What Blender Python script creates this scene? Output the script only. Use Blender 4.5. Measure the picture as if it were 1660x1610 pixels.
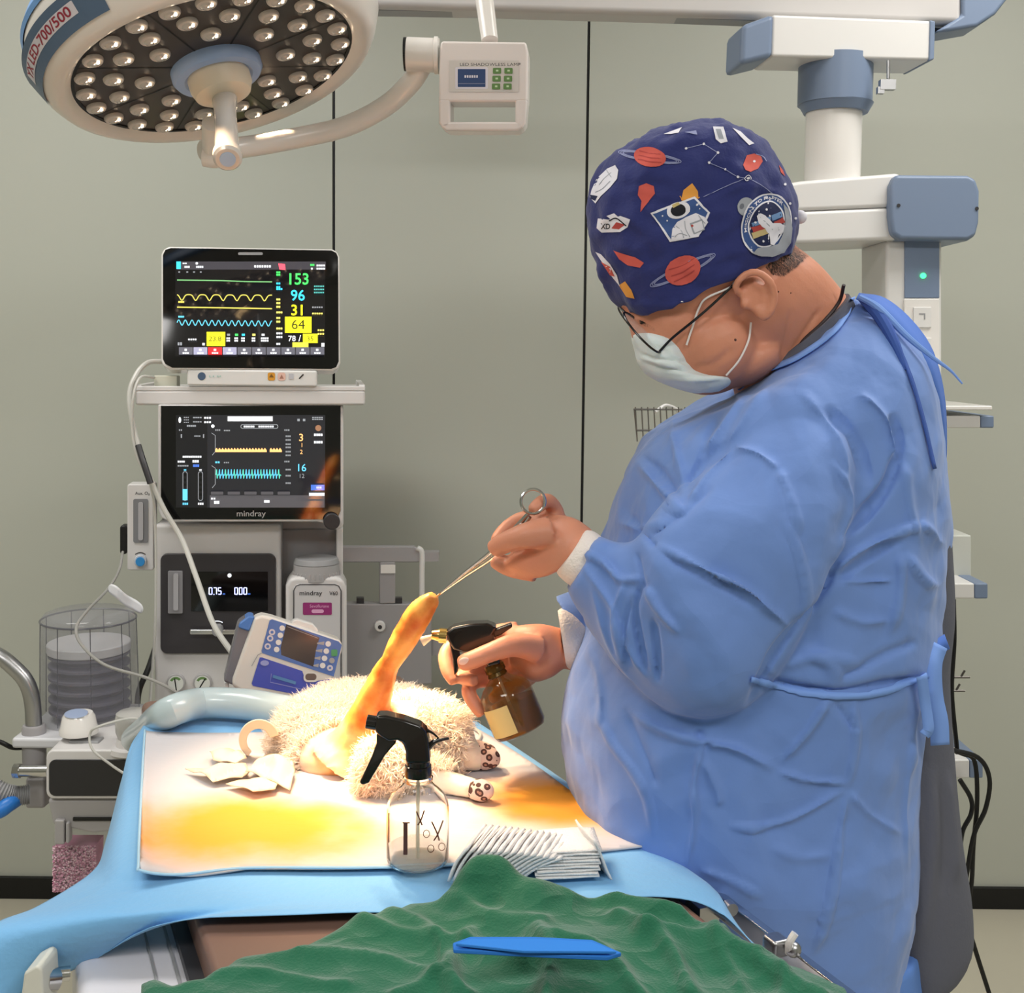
import bpy, bmesh, math, random
import numpy as np
from mathutils import Vector as V, Matrix, noise
from mathutils.bvhtree import BVHTree
from mathutils.geometry import delaunay_2d_cdt
random.seed(7)
scene = bpy.context.scene
for o in list(bpy.data.objects):
    bpy.data.objects.remove(o)

# ------------------------------------------------------------ camera
W, H, F = 1660, 1610, 1900.0
PX0, PY0 = 830.0, 703.0                       # principal point of the cropped frame
CAM = Matrix.Translation((0, 0, 1.45)) @ Matrix.Rotation(math.radians(86), 4, 'X') @ Matrix.Rotation(0.0107, 4, 'Z')
cam_d = bpy.data.cameras.new('camera'); cam = bpy.data.objects.new('camera', cam_d)
scene.collection.objects.link(cam); scene.camera = cam
cam.matrix_world = CAM
cam_d.sensor_fit = 'HORIZONTAL'; cam_d.sensor_width = 36; cam_d.lens = F / W * 36
cam_d.shift_x = 0; cam_d.shift_y = (PY0 - H / 2) / W
cam_d.clip_start = 0.02

# ------------------------------------------------------------ world, room light, exposure
world = bpy.data.worlds.new('world'); scene.world = world; world.use_nodes = True
world.node_tree.nodes['Background'].inputs[0].default_value = (0.9, 0.95, 1, 1)
world.node_tree.nodes['Background'].inputs[1].default_value = 0.25
scene.view_settings.view_transform = 'Standard'; scene.view_settings.look = 'None'
scene.view_settings.exposure = 0.0; scene.view_settings.gamma = 1; scene.view_settings.use_curve_mapping = False

def area(name, loc, size, energy, color=(1, 1, 1), rot=(0, 0, 0)):
    l = bpy.data.lights.new(name, 'AREA'); l.shape = 'RECTANGLE'; l.size, l.size_y = size; l.energy = energy; l.color = color
    o = bpy.data.objects.new(name, l); o.location = loc; o.rotation_euler = rot; scene.collection.objects.link(o); return o
area('ceiling_panel_light', (-1.3, 1.7, 2.78), (1.2, 0.6), 27, (1, .98, .94))
area('ceiling_panel_light', (1.3, 1.7, 2.78), (1.2, 0.6), 27, (1, .98, .94))
area('ceiling_panel_light', (-1.0, -0.6, 2.78), (1.2, 0.6), 34, (1, .98, .95))
area('ceiling_panel_light', (1.2, -0.6, 2.78), (1.2, 0.6), 34, (1, .98, .95))

# ------------------------------------------------------------ projection helpers: a photograph pixel and a distance give a real point
CR = CAM.to_3x3(); CO = CAM.to_translation(); CI = CAM.inverted()
def ray(px, py):
    return CR @ V(((px - PX0) / F, -(py - PY0) / F, -1))
def PY(px, py, y):
    d = ray(px, py); return CO + d * (y / d.y)
def PZ(px, py, z):
    d = ray(px, py); return CO + d * ((z - CO.z) / d.z)
def PP(px, py, plane, off=0.0):
    p0, n = plane; p0 = p0 + n * off; d = ray(px, py)
    return CO + d * ((p0 - CO).dot(n) / d.dot(n))
def plane_at(px, py, y, yaw=0.0, tilt=0.0):
    a, b = math.radians(yaw), math.radians(tilt)
    n = V((math.sin(a) * math.cos(b), -math.cos(a) * math.cos(b), math.sin(b)))
    return (PY(px, py, y), n)
def proj_np(co):
    M = np.array(CI); c = co @ M[:3, :3].T + M[:3, 3]
    return PX0 + F * c[:, 0] / -c[:, 2], PY0 - F * c[:, 1] / -c[:, 2]

# ------------------------------------------------------------ materials
def lin(c):
    return tuple(((x / 255) / 12.92 if x <= 10 else (((x / 255) + .055) / 1.055) ** 2.4) for x in c)
MATS = {}
def mat(name, rgb, rough=.5, metal=0, bump=0, bscale=40, emit=0, alpha=1, trans=0, ior=1.45, vary=0, vscale=6, spec=.5, sss=0, coat=0, stretch=None, sheen=0, crease=0):
    if name in MATS: return MATS[name]
    m = bpy.data.materials.new(name); m.use_nodes = True; nt = m.node_tree; b = nt.nodes['Principled BSDF']
    c = lin(rgb) + (1,)
    b.inputs['Base Color'].default_value = c; b.inputs['Roughness'].default_value = rough; b.inputs['Metallic'].default_value = metal
    b.inputs['IOR'].default_value = ior; b.inputs['Specular IOR Level'].default_value = spec
    if trans: b.inputs['Transmission Weight'].default_value = trans
    if alpha < 1: b.inputs['Alpha'].default_value = alpha
    if sss: b.inputs['Subsurface Weight'].default_value = sss; b.inputs['Subsurface Radius'].default_value = (.01, .004, .002)
    if coat: b.inputs['Coat Weight'].default_value = coat
    if sheen: b.inputs['Sheen Weight'].default_value = sheen
    if emit: b.inputs['Emission Color'].default_value = c; b.inputs['Emission Strength'].default_value = emit
    tc = nt.nodes.new('ShaderNodeTexCoord'); src = tc.outputs['Object']
    if stretch:
        mp = nt.nodes.new('ShaderNodeMapping'); mp.inputs['Scale'].default_value = stretch; nt.links.new(src, mp.inputs[0]); src = mp.outputs[0]
    if vary:
        n = nt.nodes.new('ShaderNodeTexNoise'); n.inputs['Scale'].default_value = vscale; n.inputs['Detail'].default_value = 4
        mx = nt.nodes.new('ShaderNodeMix'); mx.data_type = 'RGBA'; nt.links.new(src, n.inputs[0]); nt.links.new(n.outputs[0], mx.inputs[0])
        mx.inputs[6].default_value = tuple(x * (1 - vary) for x in c[:3]) + (1,); mx.inputs[7].default_value = tuple(min(1, x * (1 + vary)) for x in c[:3]) + (1,)
        nt.links.new(mx.outputs[2], b.inputs['Base Color'])
    if bump:
        n = nt.nodes.new('ShaderNodeTexNoise'); n.inputs['Scale'].default_value = bscale; n.inputs['Detail'].default_value = 5
        bp = nt.nodes.new('ShaderNodeBump'); bp.inputs['Strength'].default_value = bump; bp.inputs['Distance'].default_value = .01
        nt.links.new(src, n.inputs[0]); nt.links.new(n.outputs[0], bp.inputs['Height']); nt.links.new(bp.outputs[0], b.inputs['Normal'])
        if crease:
            wn = nt.nodes.new('ShaderNodeTexNoise'); wn.inputs['Scale'].default_value = crease * .6; wn.inputs['Detail'].default_value = 2
            va = nt.nodes.new('ShaderNodeVectorMath'); va.operation = 'MULTIPLY_ADD'; va.inputs[1].default_value = (.10, .10, .10); nt.links.new(src, wn.inputs[0]); nt.links.new(wn.outputs['Color'], va.inputs[0]); nt.links.new(src, va.inputs[2])
            vo = nt.nodes.new('ShaderNodeTexVoronoi'); vo.feature = 'F1'; vo.inputs['Scale'].default_value = crease; nt.links.new(va.outputs[0], vo.inputs['Vector'])
            b2 = nt.nodes.new('ShaderNodeBump'); b2.inputs['Strength'].default_value = .55; b2.inputs['Distance'].default_value = .012
            nt.links.new(vo.outputs['Distance'], b2.inputs['Height']); nt.links.new(bp.outputs[0], b2.inputs['Normal']); nt.links.new(b2.outputs[0], b.inputs['Normal'])
    MATS[name] = m; return m
def glow(name, rgb, s=1.0):
    return mat(name, rgb, rough=.05, emit=s, spec=.7)

# ------------------------------------------------------------ mesh builder
def cr(pts, n):
    """Catmull-Rom resample of a list of equal-length tuples."""
    P = [np.array([float(c) for c in p]) for p in pts]
    if len(P) < 3: return [P[0] + (P[-1] - P[0]) * i / n for i in range(n + 1)]
    P = [2 * P[0] - P[1]] + P + [2 * P[-1] - P[-2]]
    out = []; seg = len(P) - 3
    for i in range(n + 1):
        t = i / n * seg; k = min(int(t), seg - 1); t -= k
        a, b, c, d = P[k:k + 4]
        out.append(.5 * (2 * b + (c - a) * t + (2 * a - 5 * b + 4 * c - d) * t * t + (3 * b - 3 * c + d - a) * t ** 3))
    return out
class MB:
    def __init__(s): s.v = []; s.f = []; s.m = []; s.mats = []
    def mi(s, m):
        if m is None: return 0
        if m not in s.mats: s.mats.append(m)
        return s.mats.index(m)
    def add(s, vs, fs, m=None):
        k = len(s.v); i = s.mi(m); s.v += [tuple(v) for v in vs]
        s.f += [tuple(k + j for j in f) for f in fs]; s.m += [i] * len(fs); return s
    def box(s, c, size, R=None, m=None):
        c = V(c); x, y, z = [q / 2 for q in size]; vs = []
        for a in (-x, x):
            for b in (-y, y):
                for d in (-z, z):
                    p = V((a, b, d)); vs.append(c + (R @ p if R else p))
        return s.add(vs, [(0, 1, 3, 2), (4, 6, 7, 5), (0, 4, 5, 1), (2, 3, 7, 6), (0, 2, 6, 4), (1, 5, 7, 3)], m)
    def prism(s, front, back, m=None):
        n = len(front)
        return s.add(list(front) + list(back), [tuple(range(n)), tuple(range(2 * n - 1, n - 1, -1))] + [(i, i + n, (i + 1) % n + n, (i + 1) % n) for i in range(n)], m)
    def pp(s, poly, plane, a=0, b=-.02, m=None, taper=1):
        """outline on a plane, from offset a back to offset b (real thickness)."""
        fr = [PP(x, y, plane, a) for x, y in poly]; n = plane[1]
        c = sum(fr, V()) / len(fr)
        return s.prism(fr, [c + (p - c) * taper - n * (a - b) for p in fr], m)
    def rings(s, rs, m=None, cap=True, closed=False):
        n = len(rs[0]); vs = [p for r in rs for p in r]; fs = []
        for k in range(len(rs) - 1 + (1 if closed else 0)):
            a, b = k * n, ((k + 1) % len(rs)) * n
            fs += [(a + i, a + (i + 1) % n, b + (i + 1) % n, b + i) for i in range(n)]
        if cap and not closed: fs += [tuple(range(n - 1, -1, -1)), tuple(range((len(rs) - 1) * n, len(rs) * n))]
        return s.add(vs, fs, m)
    def lathe(s, o, ax, prof, n=32, m=None, cap=True):
        """prof: (distance along the axis, radius)."""
        o = V(o); ax = V(ax).normalized(); u = ax.orthogonal().normalized(); w = ax.cross(u)
        return s.rings([[o + ax * h + (u * math.cos(t) + w * math.sin(t)) * max(r, 1e-5) for t in [2 * math.pi * i / n for i in range(n)]] for h, r in prof], m, cap)
    def cyl(s, a, b, r, r2=None, n=24, m=None):
        a, b = V(a), V(b); return s.lathe(a, b - a, [(0, r), ((b - a).length, r if r2 is None else r2)], n, m)
    def tube(s, pts, r, n=8, seg=None, m=None, smooth=True, closed=False):
        q = [tuple(p) + ((r if not isinstance(r, (list, tuple)) else r[i]),) for i, p in enumerate(pts)]
        q = cr(q, seg or 6 * (len(pts) - 1)) if smooth else [np.array(x) for x in q]
        P = [V(x[:3]) for x in q]; R = [x[3] for x in q]; rs = []; u = None
        for i, p in enumerate(P):
            if closed: t = P[(i + 1) % len(P)] - P[i - 1]
            else: t = P[min(i + 1, len(P) - 1)] - P[max(i - 1, 0)]
            t = t.normalized() if t.length > 1e-9 else V((0, 0, 1))
            u = t.orthogonal() if u is None else u - t * u.dot(t)
            if u.length < 1e-6: u = t.orthogonal()
            u.normalize(); w = t.cross(u)
            rs.append([p + (u * math.cos(a) + w * math.sin(a)) * max(R[i], 1e-5) for a in [2 * math.pi * k / n for k in range(n)]])
        return s.rings(rs, m, not closed, closed)
    def ell(s, c, ax, n=16, k=24, m=None):
        """ellipsoid; ax = three semi-axis vectors."""
        c = V(c); A, B, C = [V(a) for a in ax]; rs = []
        for i in range(1, n):
            t = math.pi * i / n
            rs.append([c + A * math.cos(t) + (B * math.cos(q) + C * math.sin(q)) * math.sin(t) for q in [2 * math.pi * j / k for j in range(k)]])
        vs = [p for r in rs for p in r]; b = len(vs); vs += [c + A, c - A]; fs = []
        for i in range(n - 2):
            fs += [(i * k + j, i * k + (j + 1) % k, (i + 1) * k + (j + 1) % k, (i + 1) * k + j) for j in range(k)]
        fs += [(b, (j + 1) % k, j) for j in range(k)] + [(b + 1, (n - 2) * k + j, (n - 2) * k + (j + 1) % k) for j in range(k)]
        return s.add(vs, fs, m)
    def sph(s, c, r, m=None, n=12, k=16): return s.ell(c, ((0, 0, r), (r, 0, 0), (0, r, 0)), n, k, m)
    def loft(s, st, seg=24, n=40, m=None, p=2.0, smooth=True, fit=True):
        """stations (ax, ay, bx, by, depth, half-depth): two outline points and the thickness between them."""
        q = cr(st, seg) if smooth else [np.array(x, float) for x in st]; rs = []
        for x in q:
            A0 = np.array([x[0], x[1]]); B0 = np.array([x[2], x[3]]); L_ = np.linalg.norm(B0 - A0) + 1e-9; e = (B0 - A0) / L_; A1, B1 = A0.copy(), B0.copy()
            for it in range(4 if fit else 1):
                a, b = PY(A1[0], A1[1], x[4]), PY(B1[0], B1[1], x[4]); c = (a + b) / 2; h = (b - a) / 2; r = []
                for i in range(n):
                    t = 2 * math.pi * i / n; ct, st_ = math.cos(t), math.sin(t)
                    ct = math.copysign(abs(ct) ** (2 / p), ct); st_ = math.copysign(abs(st_) ** (2 / p), st_)
                    r.append(c + h * ct + V((0, st_ * x[5], 0)))
                if it < 3:
                    X, Y = proj_np(np.array(r)); t = (X - A0[0]) * e[0] + (Y - A0[1]) * e[1]; A1 -= e * t.min(); B1 -= e * (t.max() - L_)
            rs.append(r)
        return s.rings(rs, m)
    def strip(s, pts, w, m=None, taper=False):
        """flat ribbon through 3D points, w = (width, normal) """
        width, nrm = w; L = []; R = []
        for i, p in enumerate(pts):
            t = pts[min(i + 1, len(pts) - 1)] - pts[max(i - 1, 0)]; sdw = t.cross(nrm).normalized() * width / 2
            L.append(p + sdw); R.append(p - sdw)
        k = len(pts); return s.add(L + R, [(i, i + 1, k + i + 1, k + i) for i in range(k - 1)], m)
    def mesh(s, name):
        me = bpy.data.meshes.new(name); me.from_pydata(s.v, [], s.f); me.update(); return me
    def build(s, name, m=None, parent=None, smooth=True, bevel=0, bseg=2, fix=True, subsurf=0, ang=35):
        me = s.mesh(name)
        for q in (s.mats or [m]): me.materials.append(q)
        if len(s.mats) > 1: me.polygons.foreach_set('material_index', s.m)
        if fix:
            bm = bmesh.new(); bm.from_mesh(me); bmesh.ops.recalc_face_normals(bm, faces=bm.faces); bm.to_mesh(me); bm.free()
        return link(name, me, parent, smooth, bevel, bseg, subsurf, ang)
def link(name, me, parent=None, smooth=True, bevel=0, bseg=2, subsurf=0, ang=35):
    o = bpy.data.objects.new(name, me); scene.collection.objects.link(o)
    if smooth:
        me.polygons.foreach_set('use_smooth', [True] * len(me.polygons))
        if not subsurf and not bevel: me.set_sharp_from_angle(angle=math.radians(ang))
    if bevel:
        b = o.modifiers.new('bevel', 'BEVEL'); b.width = bevel; b.segments = bseg; b.limit_method = 'ANGLE'; b.angle_limit = math.radians(40)
        try: b.harden_normals = True
        except Exception: pass
    if subsurf:
        b = o.modifiers.new('sub', 'SUBSURF'); b.levels = b.render_levels = subsurf
    if parent:
        o.parent = parent; o.matrix_parent_inverse = Matrix.Translation(-parent.location)
    return o
def tag(o, label=None, cat=None, group=None, kind=None):
    if label: o['label'] = label
    if cat: o['category'] = cat
    if group: o['group'] = group
    if kind: o['kind'] = kind
    return o
def thing(name, loc, label, cat, group=None):
    o = bpy.data.objects.new(name, None); o.location = loc; o.empty_display_size = .05; scene.collection.objects.link(o); return tag(o, label, cat, group)
def rr(x0, y0, x1, y1, r, n=5):
    out = []
    for cx, cy, a in ((x1 - r, y0 + r, -90), (x1 - r, y1 - r, 0), (x0 + r, y1 - r, 90), (x0 + r, y0 + r, 180)):
        for i in range(n + 1):
            t = math.radians(a + 90 * i / n); out.append((cx + r * math.cos(t), cy + r * math.sin(t)))
    return out
def quad(x0, y0, x1, y1): return [(x0, y0), (x1, y0), (x1, y1), (x0, y1)]
def circ(cx, cy, r, n=24, ry=None): return [(cx + r * math.cos(2 * math.pi * i / n), cy + (ry or r) * math.sin(2 * math.pi * i / n)) for i in range(n)]
def offset_line(pts, w):
    L = []; R = []
    for i, p in enumerate(pts):
        a = pts[max(i - 1, 0)]; b = pts[min(i + 1, len(pts) - 1)]; dx, dy = b[0] - a[0], b[1] - a[1]; d = math.hypot(dx, dy) or 1
        L.append((p[0] - dy / d * w / 2, p[1] + dx / d * w / 2)); R.append((p[0] + dy / d * w / 2, p[1] - dx / d * w / 2))
    return L + R[::-1]
# flat print on a plane
class Ink:
    def __init__(s, plane, off): s.pl = plane; s.off = off; s.mb = MB(); s.k = 0; s.M = None
    def T(s, p): return s.M(p) if s.M else p
    def poly(s, pts, m):
        s.k += 1; o = s.off + .00006 * s.k
        s.mb.add([PP(*s.T(p), s.pl, o) for p in pts], [tuple(range(len(pts)))], m)
    def rect(s, x0, y0, x1, y1, m): s.poly(quad(x0, y0, x1, y1), m)
    def line(s, pts, w, m):
        s.k += 1; o = s.off + .00006 * s.k; q = offset_line(pts, w); n = len(pts)
        s.mb.add([PP(*s.T(p), s.pl, o) for p in q], [(i, i + 1, 2 * n - 2 - i, 2 * n - 1 - i) for i in range(n - 1)], m)
    def text(s, t, x, y, h, m, ang=0, align='LEFT', sx=1.0, bold=0):
        s.k += 1; o = s.off + .00006 * s.k; vs, fs = text_mesh(t, align, bold); c, q = math.cos(ang), math.sin(ang)
        out = []
        for a, b in vs:
            a, b = a * h * sx, -b * h
            out.append(PP(*s.T((x + a * c - b * q, y + a * q + b * c)), s.pl, o))
        s.mb.add(out, fs, m)
    def build(s, name, parent): return s.mb.build(name, None, parent, smooth=False, fix=False)
TXT = {}
def text_mesh(t, align='LEFT', bold=0):
    k = (t, align, bold)
    if k not in TXT:
        c = bpy.data.curves.new('t', 'FONT'); c.body = t; c.size = 1.4; c.align_x = align; c.resolution_u = 3; c.offset = bold; c.fill_mode = 'FRONT'
        o = bpy.data.objects.new('t', c); scene.collection.objects.link(o); dg = bpy.context.evaluated_depsgraph_get(); dg.update()
        me = bpy.data.meshes.new_from_object(o.evaluated_get(dg))
        TXT[k] = ([(v.co.x, v.co.y) for v in me.vertices], [tuple(p.vertices) for p in me.polygons])
        bpy.data.objects.remove(o); bpy.data.meshes.remove(me); bpy.data.curves.remove(c)
    return TXT[k]
def remeshed(mb, voxel, smooth_it=4, fac=.5):
    """join the overlapping solids of mb into one continuous surface."""
    me = mb.mesh('tmp')
    bm = bmesh.new(); bm.from_mesh(me); bmesh.ops.recalc_face_normals(bm, faces=bm.faces); bmesh.ops.triangulate(bm, faces=bm.faces); bm.to_mesh(me); bm.free()
    o = bpy.data.objects.new('tmp', me); scene.collection.objects.link(o)
    r = o.modifiers.new('r', 'REMESH'); r.mode = 'VOXEL'; r.voxel_size = voxel
    if smooth_it:
        q = o.modifiers.new('s', 'SMOOTH'); q.iterations = smooth_it; q.factor = fac
    dg = bpy.context.evaluated_depsgraph_get(); dg.update()
    out = bpy.data.meshes.new_from_object(o.evaluated_get(dg)); bpy.data.objects.remove(o); bpy.data.meshes.remove(me); return out
def mesh_np(me):
    co = np.empty(len(me.vertices) * 3); me.vertices.foreach_get('co', co)
    no = np.empty(len(me.vertices) * 3); me.vertices.foreach_get('normal', no); return co.reshape(-1, 3), no.reshape(-1, 3)
def set_np(me, co): me.vertices.foreach_set('co', co.ravel()); me.update()
def folds(me, lines, front=True, sharp=False):
    """lines: (pixel polyline, width px, height m). Raised or sunk creases on the side that faces the room's open end."""
    co, no = mesh_np(me); px, py = proj_np(co); view = np.array(CO) - co; view /= np.linalg.norm(view, axis=1)[:, None]
    face = np.clip((no * view).sum(1) * 2, 0, 1); h = np.zeros(len(co))
    for pts, w, amp in lines:
        q = np.array(cr(pts, max(8, 4 * len(pts)))); sel = (px > q[:, 0].min() - 3 * w) & (px < q[:, 0].max() + 3 * w) & (py > q[:, 1].min() - 3 * w) & (py < q[:, 1].max() + 3 * w) & (face > 0)
        idx = np.nonzero(sel)[0]
        if not len(idx): continue
        X = px[idx]; Y = py[idx]; best = np.full(len(idx), 1e9); tt = np.zeros(len(idx)); side = np.zeros(len(idx)); N = len(q) - 1
        for i in range(N):
            ax, ay = q[i]; bx, by = q[i + 1]; dx, dy = bx - ax, by - ay; L = dx * dx + dy * dy + 1e-9
            t = np.clip(((X - ax) * dx + (Y - ay) * dy) / L, 0, 1); d = np.hypot(X - ax - t * dx, Y - ay - t * dy)
            u = d < best; best[u] = d[u]; tt[u] = (i + t[u]) / N
        fade = np.clip(np.minimum(tt, 1 - tt) * 6, 0.0, 1)
        h[idx] += amp * (np.exp(-np.sqrt(best ** 2 + .8) / (w * .8)) * 1.15 if sharp else np.exp(-(best / w) ** 2)) * fade * face[idx]
    set_np(me, co + no * h[:, None])
def crumple(me, amp, scale, seed=0, octs=3, ridged=True, an=(1, 1, 1)):
    co, no = mesh_np(me); out = np.zeros(len(co))
    for i, c in enumerate(co):
        p = V((c[0] * an[0], c[1] * an[1], c[2] * an[2])) * scale + V((seed * 3.1, seed, 0)); a = 0; k = 1
        for _ in range(octs):
            n = noise.noise(p * k); a += ((1 - 2 * abs(n)) if ridged else n) / k; k *= 2.1
        out[i] = a
    set_np(me, co + no * ((out - out.mean()) * amp)[:, None])
def creases(me, amp, freq, K=7, seed=1, an=(1, 1, 1)):
    """paper-like sharp creases: triangle waves in random directions, warped and masked by slow waves."""
    rng = np.random.default_rng(seed); co, no = mesh_np(me); p = co * np.array(an); h = np.zeros(len(co))
    for k in range(K):
        d = rng.normal(size=3); d /= np.linalg.norm(d); e = np.cross(d, rng.normal(size=3)); e /= np.linalg.norm(e); f = freq * rng.uniform(.6, 1.7)
        t = (p @ d) * f + rng.uniform(0, 9) + .35 * np.sin((p @ e) * f * 2.1 + rng.uniform(0, 6)) + .2 * np.sin((p @ np.cross(d, e)) * f * 3.7)
        m = np.clip(np.sin((p @ e) * f * 1.9 + rng.uniform(0, 6)) * np.sin((p @ rng.normal(size=3)) * f * 1.3) * 1.6, 0, 1)
        h += (.5 - 2 * np.abs(t - np.floor(t + .5))) * m / (f / freq)
    set_np(me, co + no * (h * amp)[:, None])
def sheet(poly, z, step, hfun=None, world=False):
    """cloth or paper lying at height z inside an outline; hfun(x, y, px, py) gives the height above z."""
    def inside(x, y):
        c = False; j = len(poly) - 1
        for i in range(len(poly)):
            xi, yi = poly[i]; xj, yj = poly[j]
            if (yi > y) != (yj > y) and x < (xj - xi) * (y - yi) / (yj - yi) + xi: c = not c
            j = i
        return c
    out = []
    for i, a in enumerate(poly):
        b = poly[(i + 1) % len(poly)]; n = max(1, int(math.hypot(b[0] - a[0], b[1] - a[1]) / step))
        out += [(a[0] + (b[0] - a[0]) * k / n, a[1] + (b[1] - a[1]) * k / n) for k in range(n)]
    nb = len(out); x0 = min(p[0] for p in poly); x1 = max(p[0] for p in poly); y0 = min(p[1] for p in poly); y1 = max(p[1] for p in poly)
    arr = np.array(out); ys = y0 + step * .7
    while ys < y1:
        xs = x0 + step * random.uniform(.3, .7)
        while xs < x1:
            if inside(xs, ys) and np.min(np.hypot(arr[:, 0] - xs, arr[:, 1] - ys)) > step * .5: out.append((xs, ys))
            xs += step
        ys += step * (.6 if not world else 1)
    v2, _, fs, *_ = delaunay_2d_cdt([V(p) for p in out], [(i, (i + 1) % nb) for i in range(nb)], [], 1, 1e-5)
    vs = []
    for p in v2:
        g = PZ(p.x, p.y, z) if not world else V((p.x, p.y, z))
        vs.append(g + V((0, 0, hfun(g.x, g.y, p.x, p.y) if hfun else 0)))
    mb = MB(); mb.add(vs, [tuple(f) for f in fs]); return mb
def thick(o, t, off=-1):
    s = o.modifiers.new('thick', 'SOLIDIFY'); s.thickness = t; s.offset = off; return o
# ============================================================ ROOM
m_wall = mat('wall_panel', (185, 187, 177), .42, bump=.01, bscale=3, vary=.015, vscale=1.5)
m_black = mat('black_rubber', (14, 14, 15), .45)
m_floor = mat('vinyl_floor', (196, 190, 172), .3, vary=.05, vscale=3)
m_white = mat('white_plastic', (222, 220, 218), .32, vary=.01)
m_wgloss = mat('white_gloss', (232, 228, 224), .16, coat=.3)
m_slate = mat('slate_plastic', (118, 134, 160), .4)
m_grey = mat('grey_plastic', (150, 150, 152), .4)
m_dgrey = mat('dark_plastic', (52, 51, 54), .38)
m_glassblk = mat('screen_glass', (7, 7, 9), .06, spec=.6)
m_chrome = mat('chrome', (205, 205, 205), .18, metal=1)
m_steel = mat('brushed_steel', (176, 176, 178), .32, metal=1)
WY = 3.0
def struct(name, mb, m, **k):
    o = mb.build(name, m, **k); o['kind'] = 'structure'; return o
seams = [(541, 2.0), (949, 2.0)]
xs = [-3.2] + [PY(541, 500, WY).x, PY(948, 500, WY).x] + [3.2]
wb = MB()
for i in range(3):
    wb.box(((xs[i] + xs[i + 1]) / 2, WY + .03, 1.4), (xs[i + 1] - xs[i] - .0065, .06, 2.8))
struct('wall_back', wb, m_wall, bevel=.0015)
for i in (1, 2): struct('trim_%d' % i, MB().box((xs[i], WY + .035, 1.4), (.012, .06, 2.8)), m_black)
struct('floor', MB().box((0, .0, -.05), (6.6, 6.2, .1)), m_floor)
struct('ceiling', MB().box((0, .0, 2.85), (6.6, 6.2, .1)), mat('ceiling_paint', (225, 225, 220), .7))
struct('wall_left', MB().box((-3.25, 0, 1.4), (.1, 6.1, 2.8)), m_wall)
struct('wall_right', MB().box((3.25, 0, 1.4), (.1, 6.1, 2.8)), m_wall)
struct('wall_front', MB().box((0, -3.05, 1.4), (6.4, .1, 2.8)), m_wall)
struct('baseboard_back', MB().box((0, WY - .006, .029), (6.4, .012, .058)), m_black, bevel=.002)

# ---- ceiling pendant: bridge beam with carriage, column, arm and service tower
def at(px, py, y): return PY(px, py, y)
plB = plane_at(1300, 20, 2.25, 0)
b = MB(); 
beam = [(560, -60), (1560, -60), (1560, 38), (1200, 27), (900, 19), (560, 9)]
bridge = thing('pendant_bridge', at(1100, -40, 2.3), 'long pale grey overhead bridge beam with rounded slate end along the picture top', 'ceiling beam')
MB().pp(beam, plB, 0, -.07).build('beam', mat('bridge_grey', (196, 192, 190), .35), bridge, bevel=.012, bseg=3)
MB().pp([(560, 6), (900, 12), (1200, 23), (1560, 38), (1545, 46), (1200, 33), (900, 22), (560, 16)], plB, -.02, -.06).build('channel', m_grey, bridge)
ec = [(1560, -60), (1650, -60), (1640, -10), (1615, 22), (1585, 42), (1540, 50), (1515, 52), (1560, 24)]
MB().pp(ec, plB, .004, -.074).build('end_cap', m_slate, bridge, bevel=.008)
MB().box((at(1300, -40, 2.35)[0] - .35, 2.36, 2.5), (.3, .2, .75)).build('ceiling_mount', m_white, bridge, bevel=.02)

pend = thing('ceiling_pendant', at(1355, 60, 2.28), 'white and slate pendant carriage with drop column and horizontal swing arm behind the cap', 'medical pendant')
plC = plane_at(1360, 60, 2.2, 6)
MB().pp([(1252, 23), (1512, 33), (1510, 98), (1250, 92)], plC, 0, -.11).build('carriage', m_white, pend, bevel=.006)
c1 = MB(); c1.pp([(1203, 40), (1256, 21), (1253, 92), (1200, 105)], plC, .004, -.10); c1.build('end_cover', m_slate, pend, bevel=.01)
MB().pp([(1508, 32), (1517, 34), (1515, 96), (1506, 99)], plC, .003, -.11).build('end_cover', m_slate, pend, bevel=.003)
cx = at(1355, 140, 2.3)
def vcyl(mb, px, y0, y1, wpx, y, n=40, wpx2=None, m=None):
    a, b_ = at(px, y0, y), at(px, y1, y); r = wpx / F * y / 2; b_ = V((a.x, a.y, b_.z)); return mb.cyl(a, b_, r, (wpx2 or wpx) / F * y / 2, n, m)
q = MB(); vcyl(q, 1355, 95, 170, 116, 2.265); vcyl(q, 1355, 169, 184, 116, 2.265, wpx2=100); q.build('column_sleeve', m_slate, pend)
q = MB(); vcyl(q, 1352, 180, 300, 88, 2.265); q.build('column', m_wgloss, pend)
plD = plane_at(1450, 330, 2.2, 0)
q = MB(); q.pp([(1270, 298), (1300, 293), (1460, 280), (1470, 335), (1300, 342), (1270, 343)], plD, 0, -.2); q.build('arm_upper_cover', m_white, pend, bevel=.008)
q = MB(); q.pp([(1270, 343), (1300, 342), (1470, 335), (1470, 388), (1300, 395), (1270, 394)], plD, 0, -.2); q.build('arm_lower_cover', m_white, pend, bevel=.008)
q = MB(); q.pp([(1452, 283), (1570, 284), (1583, 290), (1589, 310), (1588, 360), (1583, 382), (1570, 390), (1460, 388), (1447, 380), (1443, 350), (1444, 300)], plD, .02, -.22); q.build('arm_end_cap', m_slate, pend, bevel=.008, bseg=3)
for x, y in ((1457, 333), (1584, 338)): MB().pp(circ(x, y, 3, 10), plD, .0215, .015).build('screw', m_dgrey, pend)
sc_ = MB(); a = at(1440, 98, 2.2); sc_.cyl(a, at(1440, 128, 2.2), .003); sc_.box(at(1438, 138, 2.2), (.028, .015, .018)); sc_.box(at(1427, 147, 2.2), (.012, .012, .012))
sc_.build('locking_screw', m_steel, pend)

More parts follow.
